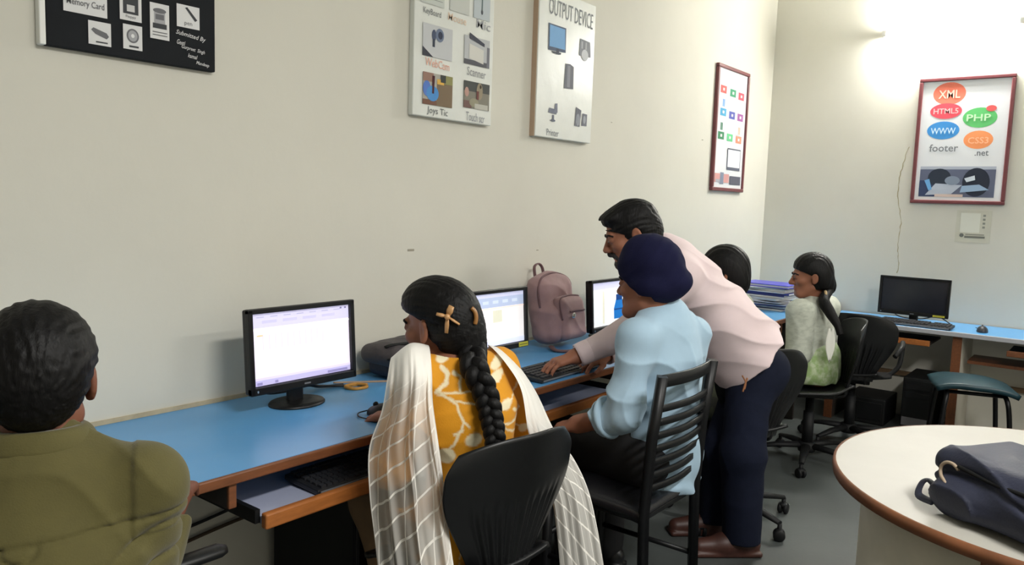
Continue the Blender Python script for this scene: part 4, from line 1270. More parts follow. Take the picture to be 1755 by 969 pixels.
def legs(sk, g=0.0, r=(.082, .058, .042), cut=None, k=.03):
    out = []
    for sd in 'LR':
        h, kn, an = A(sk[sd+'h']), A(sk[sd+'k']), A(sk[sd+'a'])
        end = an if cut is None else an+nrm(an-kn)*cut
        out += [cap(h, kn, r[0]+g, r[1]+g, k), cap(kn, end, r[1]+g, r[2]+g, k)]
    return out

def feet(sk, g=0.0):
    out = []
    for sd in 'LR':
        an = A(sk[sd+'a']); toe = A(sk[sd+'t'])
        d = nrm((toe-an)*A(1, 1, 0)); fl = A(an[0], an[1], sk.get('floor', 0.0))
        R = hframe(d)
        out += [cap(an, fl+A(0, 0, .045), .036+g, .034+g, .02), cap(fl-d*.035+A(0, 0, .036), fl+d*.10+A(0, 0, .036), .034+g, .036+g, .02),
                cap(fl+d*.10+A(0, 0, .034), fl+d*.17+A(0, 0, .030), .036+g, .028+g, .02)]
    return out
def shoes(sk, name, m, par, res=.006):
    for sd in 'LR':
        an = A(sk[sd+'a']); toe = A(sk[sd+'t']); z0 = sk.get('floor', 0.0)
        d = nrm((toe-an)*A(1, 1, 0)); fl = A(an[0], an[1], z0); R = hframe(d); up = A(0, 0, 1)
        p = [cap(fl-d*.04+up*.045, fl+d*.07+up*.045, .040, .044, .02), cap(fl+d*.07+up*.04, fl+d*.175+up*.034, .044, .034, .03), cap(an*.5+fl*.5, fl+up*.05, .045, .042, .02),
             rbox(fl+d*.065+up*.012, (.043, .145, .012), .011, R, .008), plane(fl+up*.0005, -up, .002)]
        sdf(name, p, res, m, par, lo=fl-A(.3, .3, .03), hi=fl+A(.3, .3, .2))

def body_prims(sk, head=True):
    p = torso(sk, -.012)+[func(lambda P, q=[cap(sk[a+'s'], sk[a+'e'], .043, .037), cap(sk[a+'e'], sk[a+'w'], .037, .026)]: field(q, P), '+', .03) for a in 'LR']
    for a in 'LR': p += [cap(sk[a+'s'], sk[a+'e'], .03), cap(sk[a+'e'], sk[a+'w'], .026)]
    p += legs(sk, -.012)+feet(sk, -.006)
    C = A(sk['head']); R = sk['HR']
    p += [cap(A(sk['nb'])-nrm(A(sk['nb'])-A(sk['chest']))*.03, C+R@A(0, -.022, -.055), .058*sk.get('nw', 1), .054*sk.get('nw', 1), .03)]
    p += head_prims(C, R, sk.get('hs', 1.0), female=sk.get('fem', False))
    for a in 'LR':
        if a+'hand' in sk:
            d, n, th, cu = sk[a+'hand']
            p += hand_prims(sk[a+'w'], d, n, th, sk.get('hands', 1.0), cu)
    return p

M_skin = mat('skin', (150, 100, 76), rough=.55, spec=.3, attr=True, sss=.06, bump=.05, bscale=180)
def skin_color(sk, base, lip=None):
    base = A(lin(base)[:3])
    C, R, s = A(sk['head']), sk['HR'], sk.get('hs', 1.0)
    def f(V):
        c = np.tile(base, (len(V), 1))*(1+.10*noise(V*25)[:, None])
        q = (V-C)@R/s
        m = (np.abs(q[:, 0]) < .026) & (np.abs(q[:, 2]+.0655) < .013) & (q[:, 1] > .075)
        c[m] = c[m]*A(.95, .62, .62)
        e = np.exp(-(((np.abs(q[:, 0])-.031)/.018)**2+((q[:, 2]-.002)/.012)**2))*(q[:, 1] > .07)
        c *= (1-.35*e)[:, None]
        return c
    return f

def eyes(sk, par):
    C, R, s = A(sk['head']), sk['HR'], sk.get('hs', 1.0)
    for sg in (-1, 1):
        mb = MB()
        o = C+R@(A(sg*.031, .0850, .001)*s)
        Rm = Matrix(R.tolist())
        mb.ball(o, (.0125*s, .0118*s, .0062*s), Rm, u=14, v=10)
        mb.ball(o+R@A(-sg*.001, .0075, -.0005), (.0052*s, .005*s, .0052*s), Rm, mi=1, u=12, v=8)
        mb.out('eye', [mat('eye_white', (120, 106, 98), rough=.25), mat('eye_iris', (34, 22, 16), rough=.15)], par, world=True)
    for sg in (-1, 1):
        pts = [C+R@(A(sg*x, y, z)*s) for x, y, z in ((.012, .0915, .019), (.025, .0925, .024), (.040, .0855, .023), (.052, .0725, .016))]
        hp = head_prims(C, R, s, female=sk.get('fem', False))
        MB().tube(snap(hp, spline(pts, 4), .0005), [.0034+.0025*math.sin(math.pi*min(1, (i+1)/9)) for i in range(13)], n=6).out('eyebrow', M_hair, par, world=True)

M_hair = mat('hair_black', (13, 12, 13), rough=.55, vary=.5, vscale=30, bump=.25, bscale=120, stretch=(1.0, 1.0, .25), spec=.22)

def hair_short(sk, extra=(), top=1.0, nape=-.055, side=.084, front=.092):
    C, R, s = A(sk['head']), sk['HR'], sk.get('hs', 1.0)
    L = lambda x, y, z: C+R@(A(x, y, z)*s)
    p = [ell(L(0, -.016, .040), A(side, .107, .096*top)*s, R), ell(L(0, -.055, -.01), A(.068, .062, .070)*s, R, .03)]
    for e in extra: p.append(ell(L(*e[0]), A(*e[1])*s, R, .025))
    def cut(P):
        q = (P-C)@R/s
        z, y, x = q[:, 2], q[:, 1], np.abs(q[:, 0])
        t = np.clip((z-.005)/.065, 0, 1); t = t*t*(3-2*t)
        yh = .004+(front-.004)*t
        sb = np.where((z < .045) & (z > -.03), sk.get('burn', .012), 0)       # sideburn in front of the ear
        c1 = np.where(z > .088, -.05, (y-yh-sb)*.8)
        c2 = np.where(y < -.01, nape-z-.012*np.cos(q[:, 0]*30), -.012-z + 0*z)
        c2 = np.where((y >= -.01), (-.034-z), c2)
        return np.maximum(c1, c2)*s
    p.append(func(cut, 'x', .008))
    ear = [ell(L(sg*.086, -.012, -.008), A(.018, .020, .030)*s, R, .008, '-') for sg in (-1, 1)]
    return p+ear
def strands(sk, amp=.0009, f=260):
    C, R = A(sk['head']), sk['HR']
    def d(P):
        q = (P-C)@R
        ang = np.arctan2(q[:, 0], q[:, 2]+.05)
        return amp*np.sin(ang*46+6*noise(q*A(18, 6, 18)))+.0016*noise(q*A(110, 30, 110))
    return d

def collar(name, c, axis, f, r, h, m, par, fall=.022, open_=.35, flat=.9):
    """folded shirt collar: stand and fall as one sheet round the neck, open in front"""
    R = hframe(f, axis); c = A(c)
    def fn(u, v):
        a = math.radians(90)+open_+u*(2*math.pi-2*open_)
        if v < .5:
            w = v/.5; rr = r+.004*w; z = h*w
        else:
            w = (v-.5)/.5; rr = r+.004+.008*math.sin(w*math.pi*.5)+fall*w*.55; z = h-(h*1.12)*w*w*.95
        z -= .012*(0.5+0.5*math.sin(a))
        return c+R@A(rr*math.cos(a), rr*math.sin(a)*flat, z)
    return MB().grid(fn, 48, 12, thick=.003).out(name, m, par, world=True, fixn=True)

def person(name, label, loc):
    return thing(name, label, 'person', loc)

SK_D = (120, 76, 58)
SK_M = (148, 98, 76)

# ======== boy in olive shirt, far left
bo = setF(dict(f=(.5, .87, 0), head=(0.5347, -0.8401, 1.1008), nb=(0.5165, -0.8700, 0.9799), chest=(.500, -.915, .81), pel=(.49, -.98, .555),
     Ls=(.365, -.825, .925), Rs=(.642, -.980, .925), Le=(.42, -.66, .75), Re=(.655, -.93, .71), Lw=(.60, -.52, .785), Rw=(.828, -.735, .785),
     Lh=(.41, -.94, .53), Rh=(.57, -1.03, .53), Lk=(.62, -.60, .52), Rk=(.78, -.68, .52), La=(.64, -.55, .09), Ra=(.80, -.62, .09), Lt=(.74, -.37, 0), Rt=(.90, -.44, 0),
     Lhand=((.9, .3, -.1), (0, 0, 1), (.3, -.9, 0), .4), Rhand=((.55, .8, -.1), (0, 0, 1), (-.8, .55, 0), .4), HR=hframe((.46, .88, -.10)), hs=1.0, nw=.92))
pr = person('person', 'person in an olive green shirt with short black hair, at the left edge', (.5, -.93, 0))
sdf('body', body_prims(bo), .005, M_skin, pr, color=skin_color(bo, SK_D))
eyes(bo, pr)
sdf('hair', hair_short(bo, extra=[((0, .03, .080), (.06, .06, .045)), ((0, -.070, .02), (.072, .05, .075))], top=1.0, nape=-.082, side=.091), .0035, M_hair, pr, disp=strands(bo))
M_olive = mat('cloth_olive', (84, 78, 36), rough=.85, vary=.12, vscale=30, bump=.12, bscale=350, sheen=.15)
R_ = hframe(A(bo['F'])*A(1, 1, 0))
O_ = A(bo['nb'])
def olive_d(P):
    q = (P-O_)@R_
    back = q[:, 1] < 0
    seam = -.098+.05*q[:, 0]
    d = .006*np.exp(-((q[:, 2]-seam)/.004)**2)*back
    d += .003*np.exp(-((q[:, 2]-seam-.012)/.003)**2)*back*0
    lp = np.hypot((q[:, 0]+.005)/.024, (q[:, 2]-seam+.004)/.016)
    d += .007*np.exp(-((lp-1)/.18)**2)*back*(q[:, 2] < seam)
    d += fold(P, (.5, -.3, 1), 58, .0038, 6, 1.5)
    w = np.clip((q[:, 0]-.07)/.08, 0, 1)*np.clip((-.06-q[:, 2])/.06, 0, 1)
    ph = (q[:, 2]*.9-q[:, 0]*.45)*95+3.0*noise(P*8)
    d += w*(.012*(1-np.abs(np.sin(ph*.5)))**2-.004)
    d += -.0045*np.clip((q[:, 0]-.148)/.004, 0, 1)*(q[:, 2] > -.12)
    return d
sh = torso(bo, .010, w=1.0)+arm(bo, 'L', .014, cut=.55)+arm(bo, 'R', .015, cut=.72, k=.022)+[cap(O_-A(0, 0, .05), O_-A(0, 0, .015), .085, .062, .04), plane(A(bo['pel'])-A(0, 0, .05), (0, 0, -1))]
sdf('shirt', sh, .0045, M_olive, pr, disp=olive_d)
collar('collar', O_+A(.002, .008, .020), nrm(A(bo['head'])-O_+A(0, 0, .1)), bo['f'], .066, .034, M_olive, pr, fall=.030)
0 and MB().tube(spline([O_+R_@A(.176, .045, -.012), O_+R_@A(.185, .0, .004), O_+R_@A(.178, -.045, -.018), O_+R_@A(.165, -.075, -.07)], 5), .0022, n=6).out('armhole_seam', mat('cloth_olive_seam', (88, 82, 44), rough=.9), pr, world=True)
sdf('trousers', legs(bo, .012)+[flatcap(A(bo['pel'])-A(0, 0, .02), A(bo['pel'])+A(0, 0, .08), .14, .13, bo['F'], .85)], .008, mat('cloth_khaki_dark', (60, 56, 46), rough=.85), pr)
shoes(bo, 'shoe', mat('shoe_black', (26, 26, 28), rough=.4), pr, .007)

# ======== boy with navy turban
tb_ = setF(dict(f=(0, 1, 0), head=(2.4288, -0.9658, 1.1561), nb=(2.4776, -1.0144, 1.0445), chest=(2.4730, -1.0160, 0.9042), pel=(2.4948, -1.0394, 0.5456),
     Ls=(2.2806, -1.0168, 0.9895), Rs=(2.6607, -1.0341, 0.9598), Le=(2.2192, -1.0128, 0.7438), Re=(2.6500, -1.0187, 0.6821), Lw=(2.2425, -0.8272, 0.6674), Rw=(2.6275, -0.8381, 0.6172),
     Lh=(2.3837, -1.0112, 0.5490), Rh=(2.5463, -1.0413, 0.5380), Lk=(2.4256, -0.6953, 0.5165), Rk=(2.6209, -0.7171, 0.5118), La=(2.5224, -0.6213, 0.1439), Ra=(2.7203, -0.6485, 0.1266), Lt=(2.6034, -0.4341, 0.1270), Rt=(2.8032, -0.4630, 0.1144),
     HR=hframe((-.05, 1, -.06)), hs=.98,
     Lhand=((-.02, .8, -.28), (-.2, .25, .9), (1, 0, 0), .5), Rhand=((-.1, .8, -.2), (0, .25, .9), (-1, 0, 0), .5)))
tb_['La'] = A(tb_['La']); tb_['Ra'] = A(tb_['Ra'])
for a in 'LR':
    tb_[a+'a'] = A(tb_[a+'k'][0], tb_[a+'k'][1]-.02, .09); tb_[a+'t'] = tb_[a+'a']+A(0, .2, 0)
pr = person('person', 'person in a navy turban and light blue shirt sitting on the ladder-back chair', (2.6, -.95, 0))
sdf('body', body_prims(tb_), .0042, M_skin, pr, color=skin_color(tb_, SK_M))
eyes(tb_, pr)
C, R = A(tb_['head']), tb_['HR']
TL = lambda x, y, z: C+R@A(x, y, z)
def turb_d(Pt):
    q = (Pt-C)@R
    a = q[:, 2]*.8+q[:, 1]*.62+np.abs(q[:, 0])*.35
    return .0022*np.abs(np.sin(a*75+1.5*noise(q*9)))-.0012+.002*noise(q*22)
tu = [ell(TL(0, -.018, .002), (.101, .075, .060), R, .04), ell(TL(0, -.024, .070), (.102, .104, .093), R @ np.array(Matrix.Rotation(-.10, 3, 'X')), .03), ell(TL(0, .010, .092), (.080, .076, .077), R, .05),
      ell(TL(0, .046, .045), (.072, .036, .042), R, .05), ell(TL(.01, -.112, .012), (.056, .046, .038), R, .045), ell(TL(0, -.062, -.016), (.078, .06, .045), R, .04),
      plane(TL(0, -.03, -.052), R@A(0, .62, -1), .012)]
def tcut(P):
    q = (P-C)@R
    return np.where(q[:, 1] > -.05, -.040+.066*np.clip((q[:, 1]+.01)/.085, 0, 1)-q[:, 2], -1)
tu.append(func(tcut, 'x', .012))
sdf('turban', tu, .0038, mat('cloth_navy', (23, 24, 54), rough=.9, spec=.15, bump=.15, bscale=400, vary=.15, vscale=15), pr, disp=turb_d)
0 and sdf('beard', [ell(TL(sg*.052, .018, -.06), (.014, .03, .04), R, .02) for sg in (-1, 1)]+[plane(TL(0, .0, -.04), R@A(0, 0, 1)), func(lambda P: -(np.abs(((P-C)@R)[:, 0])-.0545), 'x')], .004, mat('beard_soft', (52, 38, 32), rough=.7), pr)
M_lblue = mat('cloth_lightblue', (164, 192, 212), rough=.8, vary=.05, vscale=20, bump=.08, bscale=400, sheen=.1)
O_ = A(tb_['nb'])
def bl_d(P):
    d = fold(P, (.4, -.5, 1), 56, .0062, 6, 1.6)+.003*noise(P*16)
    w = np.clip((.78-P[:, 2])/.15, 0, 1)
    return d+w*.005*np.sin((P@nrm((.8, .6, .7)))*75+5*noise(P*8))
sh = torso(tb_, .014, w=.98, hipr=.148, belly=.138, flat=.64, hipflat=.64)+arm(tb_, 'L', .013, cut=.45, r=(.048, .046, .042))+arm(tb_, 'R', .012, cut=.45, r=(.048, .045, .042))+[cap(O_-A(0, 0, .05), O_+A(0, 0, .0), .085, .062, .04), flatcap(A(tb_['pel'])+A(0, 0, .05), A(tb_['pel'])-A(0, -.02, .12), .150, .165, tb_['F'], .74, .04), plane(A(tb_['pel'])-A(0, 0, .105), (0, .1, -1))]
sdf('shirt', sh, .0048, M_lblue, pr, disp=bl_d)
collar('collar', O_+A(0, .012, .006), nrm(A(tb_['head'])-O_+A(0, -.01, .05)), tb_['f'], .060, .030, M_lblue, pr, fall=.02)
for a, cu in (('L', .45), ('R', .45)):
    e, w_ = A(tb_[a+'e']), A(tb_[a+'w']); d = nrm(w_-e); c = e+(w_-e)*cu
    Rr = hframe(d); ring = lambda r, o: [c+d*o+r*(math.cos(t)*Rr[:, 0]+math.sin(t)*Rr[:, 2]) for t in np.linspace(0, 2*math.pi, 29)[:-1]]
    q = MB().tube(ring(.052, -.03), .010, n=8, closed=True, flat=2.2).tube(ring(.054, -.005), .007, n=8, closed=True, flat=1.5).out('rolled_cuff', M_lblue, pr, world=True)
    MB().tube(ring(.048, .006), .006, n=8, closed=True).out('cuff_trim', mat('trim_navy', (52, 66, 120), rough=.8), q, world=True)
M_blkcloth = mat('cloth_black', (22, 22, 26), rough=.8, vary=.2, vscale=10)
sdf('trousers', legs(tb_, .014, r=(.088, .066, .055))+[flatcap(A(tb_['pel'])-A(0, -.02, .04), A(tb_['pel'])+A(0, 0, .03), .135, .12, tb_['F'], .72)], .007, M_blkcloth, pr, disp=lambda P: fold(P, (1, .3, .5), 60, .004))
shoes(tb_, 'shoe', mat('shoe_black', (26, 26, 28), rough=.4), pr, .007)

# ======== bending man
mn = dict(f=(-.617, .787, 0), head=(2.7815, -0.6889, 1.3091), nb=(2.9324, -0.7630, 1.2387), chest=(3.0116, -0.8371, 1.1098), pel=(3.2382, -1.0494, 0.7945),
     Ls=(2.8399, -0.8870, 1.1576), Rs=(3.0554, -0.6694, 1.1781), Le=(2.6951, -0.7718, 0.9396), Re=(2.9977, -0.6775, 0.8890), Lw=(2.5334, -0.6159, 0.8338), Rw=(2.7542, -0.6088, 0.8073),
     Lh=(3.1814, -1.0635, 0.7647), Rh=(3.3240, -1.0185, 0.7571), Lk=(3.0629, -1.1007, 0.4232), Rk=(3.1654, -0.9753, 0.3954), La=(3.0704, -1.1166, 0.0970), Ra=(3.1997, -0.9433, 0.0734), Lt=(2.9443, -0.9776, 0.0639), Rt=(3.0587, -0.8018, 0.0393),
     HR=hframe((-.617, .787, -.36)), hs=1.03, burn=.030, hands=1.02,
     Lhand=((-.125, .085, -.040), (0, 0, 1), (.58, .8, 0), .42), Rhand=((-.14, .04, -.035), (0, 0, 1), (-.58, -.8, 0), .42))
mn['F'] = None
setF(mn)
pr = person('person', 'bearded person in pale pink shirt and dark jeans bending over the desk', (3.05, -1.1, 0))
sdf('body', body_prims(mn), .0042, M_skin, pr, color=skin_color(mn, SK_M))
eyes(mn, pr)
C, R, s_ = A(mn['head']), mn['HR'], 1.03
ML_ = lambda x, y, z: C+R@(A(x, y, z)*s_)
sdf('hair', hair_short(mn, extra=[((0, .055, .083), (.066, .050, .029)), ((0, -.035, .060), (.068, .078, .050)), ((0, -.080, -.005), (.060, .045, .055))], top=1.0, nape=-.085), .0035, M_hair, pr, disp=strands(mn))
M_beard = mat('beard_black', (26, 22, 22), rough=.7, bump=.5, bscale=300)
bd = [cap(ML_(-.022, .066, -.102), ML_(.022, .066, -.102), .027, None, .02)]
for sg in (-1, 1): bd += [cap(ML_(sg*.050, .004, -.060), ML_(sg*.024, .062, -.100), .0225, .023, .02), cap(ML_(sg*.064, .010, -.012), ML_(sg*.052, .008, -.06), .012, .02, .02)]
def bcut(P):
    q = (P-C)@R/s_
    lim = -.080+.075*np.clip((np.abs(q[:, 0])-.028)/.03, 0, 1)+.0*q[:, 1]
    lim = np.where(q[:, 1] < .03, np.maximum(lim, -.01), lim)
    return q[:, 2]-lim
bd.append(func(bcut, 'x', .008))
sdf('beard', bd, .0035, M_beard, pr, disp=lambda P: .0016*noise(P*160))
sdf('moustache', [cap(ML_(0, .098, -.050), ML_(sg*.024, .088, -.058), .0108, .009, .01) for sg in (-1, 1)]+[cap(ML_(sg*.024, .088, -.058), ML_(sg*.034, .076, -.078), .007, .007, .01) for sg in (-1, 1)], .003, M_beard, pr, disp=lambda P: .0012*noise(P*190))
M_pink = mat('cloth_palepink', (226, 206, 208), rough=.8, vary=.04, vscale=20, bump=.07, bscale=400, sheen=.1)
O_ = A(mn['nb']); sp = nrm(O_-A(mn['pel']))
def pk_d(P):
    d = fold(P, (.3, .2, 1), 50, .0072, 5, 1.8)+.003*noise(P*14)
    return d
lowp = A(mn['pel'])-sp*.11
hang = [flatcap(A(mn['pel'])+sp*.22, lowp, .154, .206, mn['F'], .88, .06), cap(A(mn['pel'])+mn['F']*.04+sp*.24, lowp+mn['F']*.06, .11, .135, .06)]
hp = A(mn['pel'])+sp*.022
sh = torso(mn, .018, w=1.03, belly=.142, hipr=.15, flat=.74)+hang+arm(mn, 'L', .016, cut=.97, r=(.056, .050, .024), k=.05)+arm(mn, 'R', .014, cut=.95, r=(.056, .048, .024), k=.05)+[cap(O_-sp*.05, O_+sp*.01, .085, .062, .04)]
sh = [func(lambda P, pr_=[q for q in torso(mn, .018, w=1.03, belly=.142, hipr=.15, flat=.74)+hang]+[plane(hp, nrm(-sp-mn['F']*.10), .006)]: field(pr_, P), '+', .02)]+sh[len(torso(mn))+len(hang):]
bb = np.stack([A(mn[k_]) for k_ in ('Ls', 'Rs', 'Le', 'Lw', 'Rw', 'pel', 'nb', 'Re')])
sdf('shirt', sh, .0048, M_pink, pr, disp=pk_d, lo=bb.min(0)-.22, hi=bb.max(0)+.22)
collar('collar', O_+sp*.012, nrm(C+R@A(0, -.03, -.05)-O_+sp*.05), mn['F'], .060, .030, M_pink, pr, fall=.026)
for a in 'LR':
    e, w_ = A(mn[a+'e']), A(mn[a+'w']); d = nrm(w_-e); Rr = hframe(d)
    c = e+(w_-e)*.95
    def cf(u, v, c=c, d=d, Rr=Rr):
        t = 2*math.pi*u
        return c+d*(-.055+.062*v)+(.042+.002*math.sin(v*3.1))*(math.cos(t)*Rr[:, 0]+math.sin(t)*Rr[:, 2])
    MB().grid(cf, 28, 5, thick=.003).out('cuff', M_pink, pr, world=True)
M_jean = mat('denim_dark', (22, 27, 44), rough=.9, spec=.15, vary=.25, vscale=9, bump=.15, bscale=300)
jl = []
for a in 'LR':
    h, kn, an = A(mn[a+'h']), A(mn[a+'k']), A(mn[a+'a'])
    jl += [cap(h*.94+A(mn['pel'])*.06-A(0, 0, .03), kn, .092, .088, .03), cap(kn, an+A(0, 0, -.045), .088, .076, .03)]
jl += [flatcap(A(mn['pel'])+sp*.06, A(mn['pel'])-A(0, 0, .08), .118, .145, mn['f'], .80, .05), ell(A(mn['pel'])-A(mn['f'])*.05-A(0, 0, .05), (.11, .11, .11), None, .05)]
jl.append(plane(A(0, 0, .062), (0, 0, -1)))
def jn_d(P):
    w = np.clip((.55-P[:, 2])/.45, 0, 1)
    return fold(P, (.2, .2, 1), 48, .004+0*P[:, 0], 6, 1.6)*(.4+w)
sdf('jeans', jl, .0055, M_jean, pr, disp=jn_d)
MB().tube(spline([(2.9762, -1.1105, 0.7698), (2.9831, -1.1239, 0.7427), (2.9785, -1.1227, 0.7150)], 4), .003, n=6).tube(spline([(2.9885, -1.1276, 0.7613), (2.9794, -1.1215, 0.7288), (2.9737, -1.1181, 0.7056)], 4), .0035, n=6).out('key_cord', mat('cord_rust', (150, 98, 62), rough=.7), pr, world=True)
shoes(mn, 'shoe', mat('shoe_brown', (72, 40, 32), rough=.5, vary=.3, vscale=12), pr, .005)

# ======== woman in yellow
wo = setF(dict(f=(0, 1, 0), head=(1.5785, -0.7750, 1.0731), nb=(1.5857, -0.8509, 0.9682), chest=(1.5775, -0.8922, 0.8547), pel=(1.60, -.90, .56),
     Ls=(1.4415, -0.8314, 0.9586), Rs=(1.7424, -0.8607, 0.9361), Le=(1.4287, -0.7605, 0.7048), Re=(1.8097, -0.9071, 0.6885), Lw=(1.6127, -0.5926, 0.7715), Rw=(1.82, -.60, .79),
     Lh=(1.51, -.88, .53), Rh=(1.69, -.90, .53), Lk=(1.62, -.50, .49), Rk=(1.80, -.48, .49), La=(1.63, -.66, .09), Ra=(1.80, -.64, .09), Lt=(1.63, -.4, 0), Rt=(1.82, -.4, 0),
     HR=hframe((-.10, 1, -.12)), hs=.95, fem=True, nw=.85, hands=.9,
     Lhand=((-.02, .10, -.012), (0, 0, 1), (1, 0, 0), .35), Rhand=((-.2, .9, -.15), (0, 0, 1), (-1, 0, 0), .4)))
pr = person('person', 'person with long black braid, yellow printed tunic and sheer white shawl', (1.58, -.86, 0))
wb = sdf('body', body_prims(wo), .0045, M_skin, pr, color=skin_color(wo, SK_M))
eyes(wo, pr)
C, R = A(wo['head']), wo['HR']
WL = lambda x, y, z: C+R@(A(x, y, z)*.95)
hp_ = [ell(WL(0, -.018, .042), (.086, .112, .098), R), ell(WL(0, -.078, -.012), (.074, .058, .088), R, .04), cap(WL(.02, -.090, -.03), WL(.025, -.110, -.105), .044, .036, .04),
       ell(WL(0, .02, .075), (.074, .075, .06), R, .04)]
def wcut(P):
    q = (P-C)@R/.97
    z, y = q[:, 2], q[:, 1]
    t = np.clip((z-.012)/.06, 0, 1); t = t*t*(3-2*t)
    yh = -.006+.092*t
    c1 = np.where(z > .09, -.05, (y-yh)*.8)
    c2 = np.where(y > -.045, -.022-.9*(-.01-y)*(y < -.01)-z, -1)
    return np.maximum(c1, c2)
hp_ += [func(wcut, 'x', .01)]+[ell(WL(sg*.084, -.008, -.008), (.018, .021, .030), R, .008, '-') for sg in (-1, 1)]
def wst(P):
    q = (P-C)@R
    d = .0007*np.sin(np.arctan2(q[:, 0], q[:, 2]-.0)*46+7*noise(q*A(14, 7, 14)))+.0010*noise(q*A(90, 30, 90))
    g = q[:, 2]-.030-.02*np.clip(q[:, 1]/.08, -1, 1)
    return d+.006*np.exp(-(g/.006)**2)*(q[:, 1] > -.07)
sdf('hair', hp_, .0035, M_hair, pr, disp=wst)
# braid: three strands plaited down the back
bp_ = spline([WL(.022, -.105, -.07), (1.5222, -0.9604, 0.9982), (1.5178, -1.0063, 0.9345), (1.5120, -1.0327, 0.8797), (1.5030, -1.0535, 0.8328), (1.4978, -1.0636, 0.7832)], 12)
bp_ = [A(v) for v in bp_]
nbp = len(bp_)
br = None
bm_ = MB()
def plait(bpath, r0, r1, turns, name, m, parent, side):
    root = None
    n = len(bpath)
    for k in range(3):
        pts = []; rad = []
        for i in range(n*3-2):
            u = i/(n*3-3); j = min(int(u*(n-1)), n-2); f_ = u*(n-1)-j
            c = bpath[j]*(1-f_)+bpath[j+1]*f_
            tg = nrm(bpath[j+1]-bpath[j]); sd = nrm(side-tg*(side@tg)); bk = np.cross(tg, sd)
            w = r0+(r1-r0)*u; ph = turns*2*math.pi*u+k*2*math.pi/3
            pts.append(c+sd*w*.62*math.sin(ph)+bk*w*.42*math.sin(2*ph)); rad.append(w*.60)
        o = MB().tube(pts, rad, n=10).out('braid_strand' if root is not None else name, m, parent if root is None else root, world=True)
        if root is None: root = o
    return root
plait(bp_, .034, .021, 3.6, 'braid', M_hair, pr, A(.62, -.787, 0))
# bow clip
M_bow = mat('clip_gold', (196, 150, 100), rough=.4, spec=.6)
bc = (1.5084, -0.8764, 1.1198)
bc = A(bc); vx = A(.617, -.787, 0); vz = A(0, 0, 1)
mb = MB()
for (dx, dz, l, w) in ((-.72, .15, .030, .019), (.30, .85, .030, .018), (.80, -.50, .038, .013), (-.05, -.95, .044, .012)):
    d = nrm(vx*dx+vz*dz); e = bc+d*l
    mb.tube([bc, bc*.5+e*.5, e], [.005, w*.62, w*.5], n=10, flat=.45)
mb.ball(bc+A(-.005, -.004, 0), (.008, .008, .008), u=12, v=8)
mb.out('bow_clip', M_bow, pr, world=True)
MB().tube(spline([(1.5727, -0.9029, 1.1403), (1.5779, -0.9112, 1.1298), (1.5787, -0.9152, 1.1128), (1.5758, -0.9142, 1.0972)], 4), .006, n=8).out('hair_clasp', mat('clasp_amber', (150, 104, 52), rough=.35), pr, world=True)
# tunic with printed vines
M_tunic = mat('cloth_yellow_print', (222, 160, 26), rough=.8, attr=True, bump=.1, bscale=300, sheen=.1)
YB = A(lin((216, 146, 10))[:3]); WB = A(lin((238, 226, 190))[:3])
def px2(*pts): return [(A(p)[0]*.617-A(p)[1]*.787, A(p)[2]) for p in pts]
vines = [(px2((1.4678, -0.8850, 0.9370), (1.4978, -0.9285, 0.9069), (1.5072, -0.9483, 0.8606), (1.4886, -0.9342, 0.8038)), .0058), (px2((1.4778, -0.8883, 0.9933), (1.4871, -0.9030, 0.9757), (1.4841, -0.9023, 0.9575), (1.4676, -0.8852, 0.9340)), .010),
         (px2((1.4948, -0.9123, 0.9791), (1.5055, -0.9276, 0.9691), (1.5053, -0.9330, 0.9359)), .006), (px2((1.4693, -0.8879, 0.9310), (1.5288, -0.9630, 0.9357)), .0042), (px2((1.4691, -0.8882, 0.9280), (1.5276, -0.9672, 0.9024)), .0042),
         (px2((1.4886, -0.9342, 0.8038), (1.4772, -0.9226, 0.7866)), .006), (px2((1.5072, -0.9483, 0.8606), (1.5148, -0.9602, 0.8474)), .005), (px2((1.5041, -0.9476, 0.8408), (1.4911, -0.9332, 0.8281)), .005),
         (px2((1.7042, -0.9540, 0.8673), (1.7121, -0.9673, 0.8482), (1.7019, -0.9572, 0.8315), (1.6841, -0.9335, 0.8371)), .006), (px2((1.6837, -0.9341, 0.8306), (1.7186, -0.9882, 0.7741)), .0045), (px2((1.6837, -0.9341, 0.8306), (1.6789, -0.9412, 0.7526)), .0045), (px2((1.6932, -0.9368, 0.8861), (1.7114, -0.9571, 0.9033), (1.7155, -0.9595, 0.9197)), .005)]
blobs = [(px2((1.5193, -0.9718, 0.8130))[0], .022), (px2((1.4725, -0.9192, 0.7713))[0], .024), (px2((1.6832, -0.9073, 0.9843))[0], .015), (px2((1.6815, -0.9098, 0.9567))[0], .016), (px2((1.6932, -0.9368, 0.8861))[0], .016), (px2((1.7160, -0.9836, 0.7821))[0], .014), (px2((1.5189, -0.8551, 1.0169))[0], .018)]
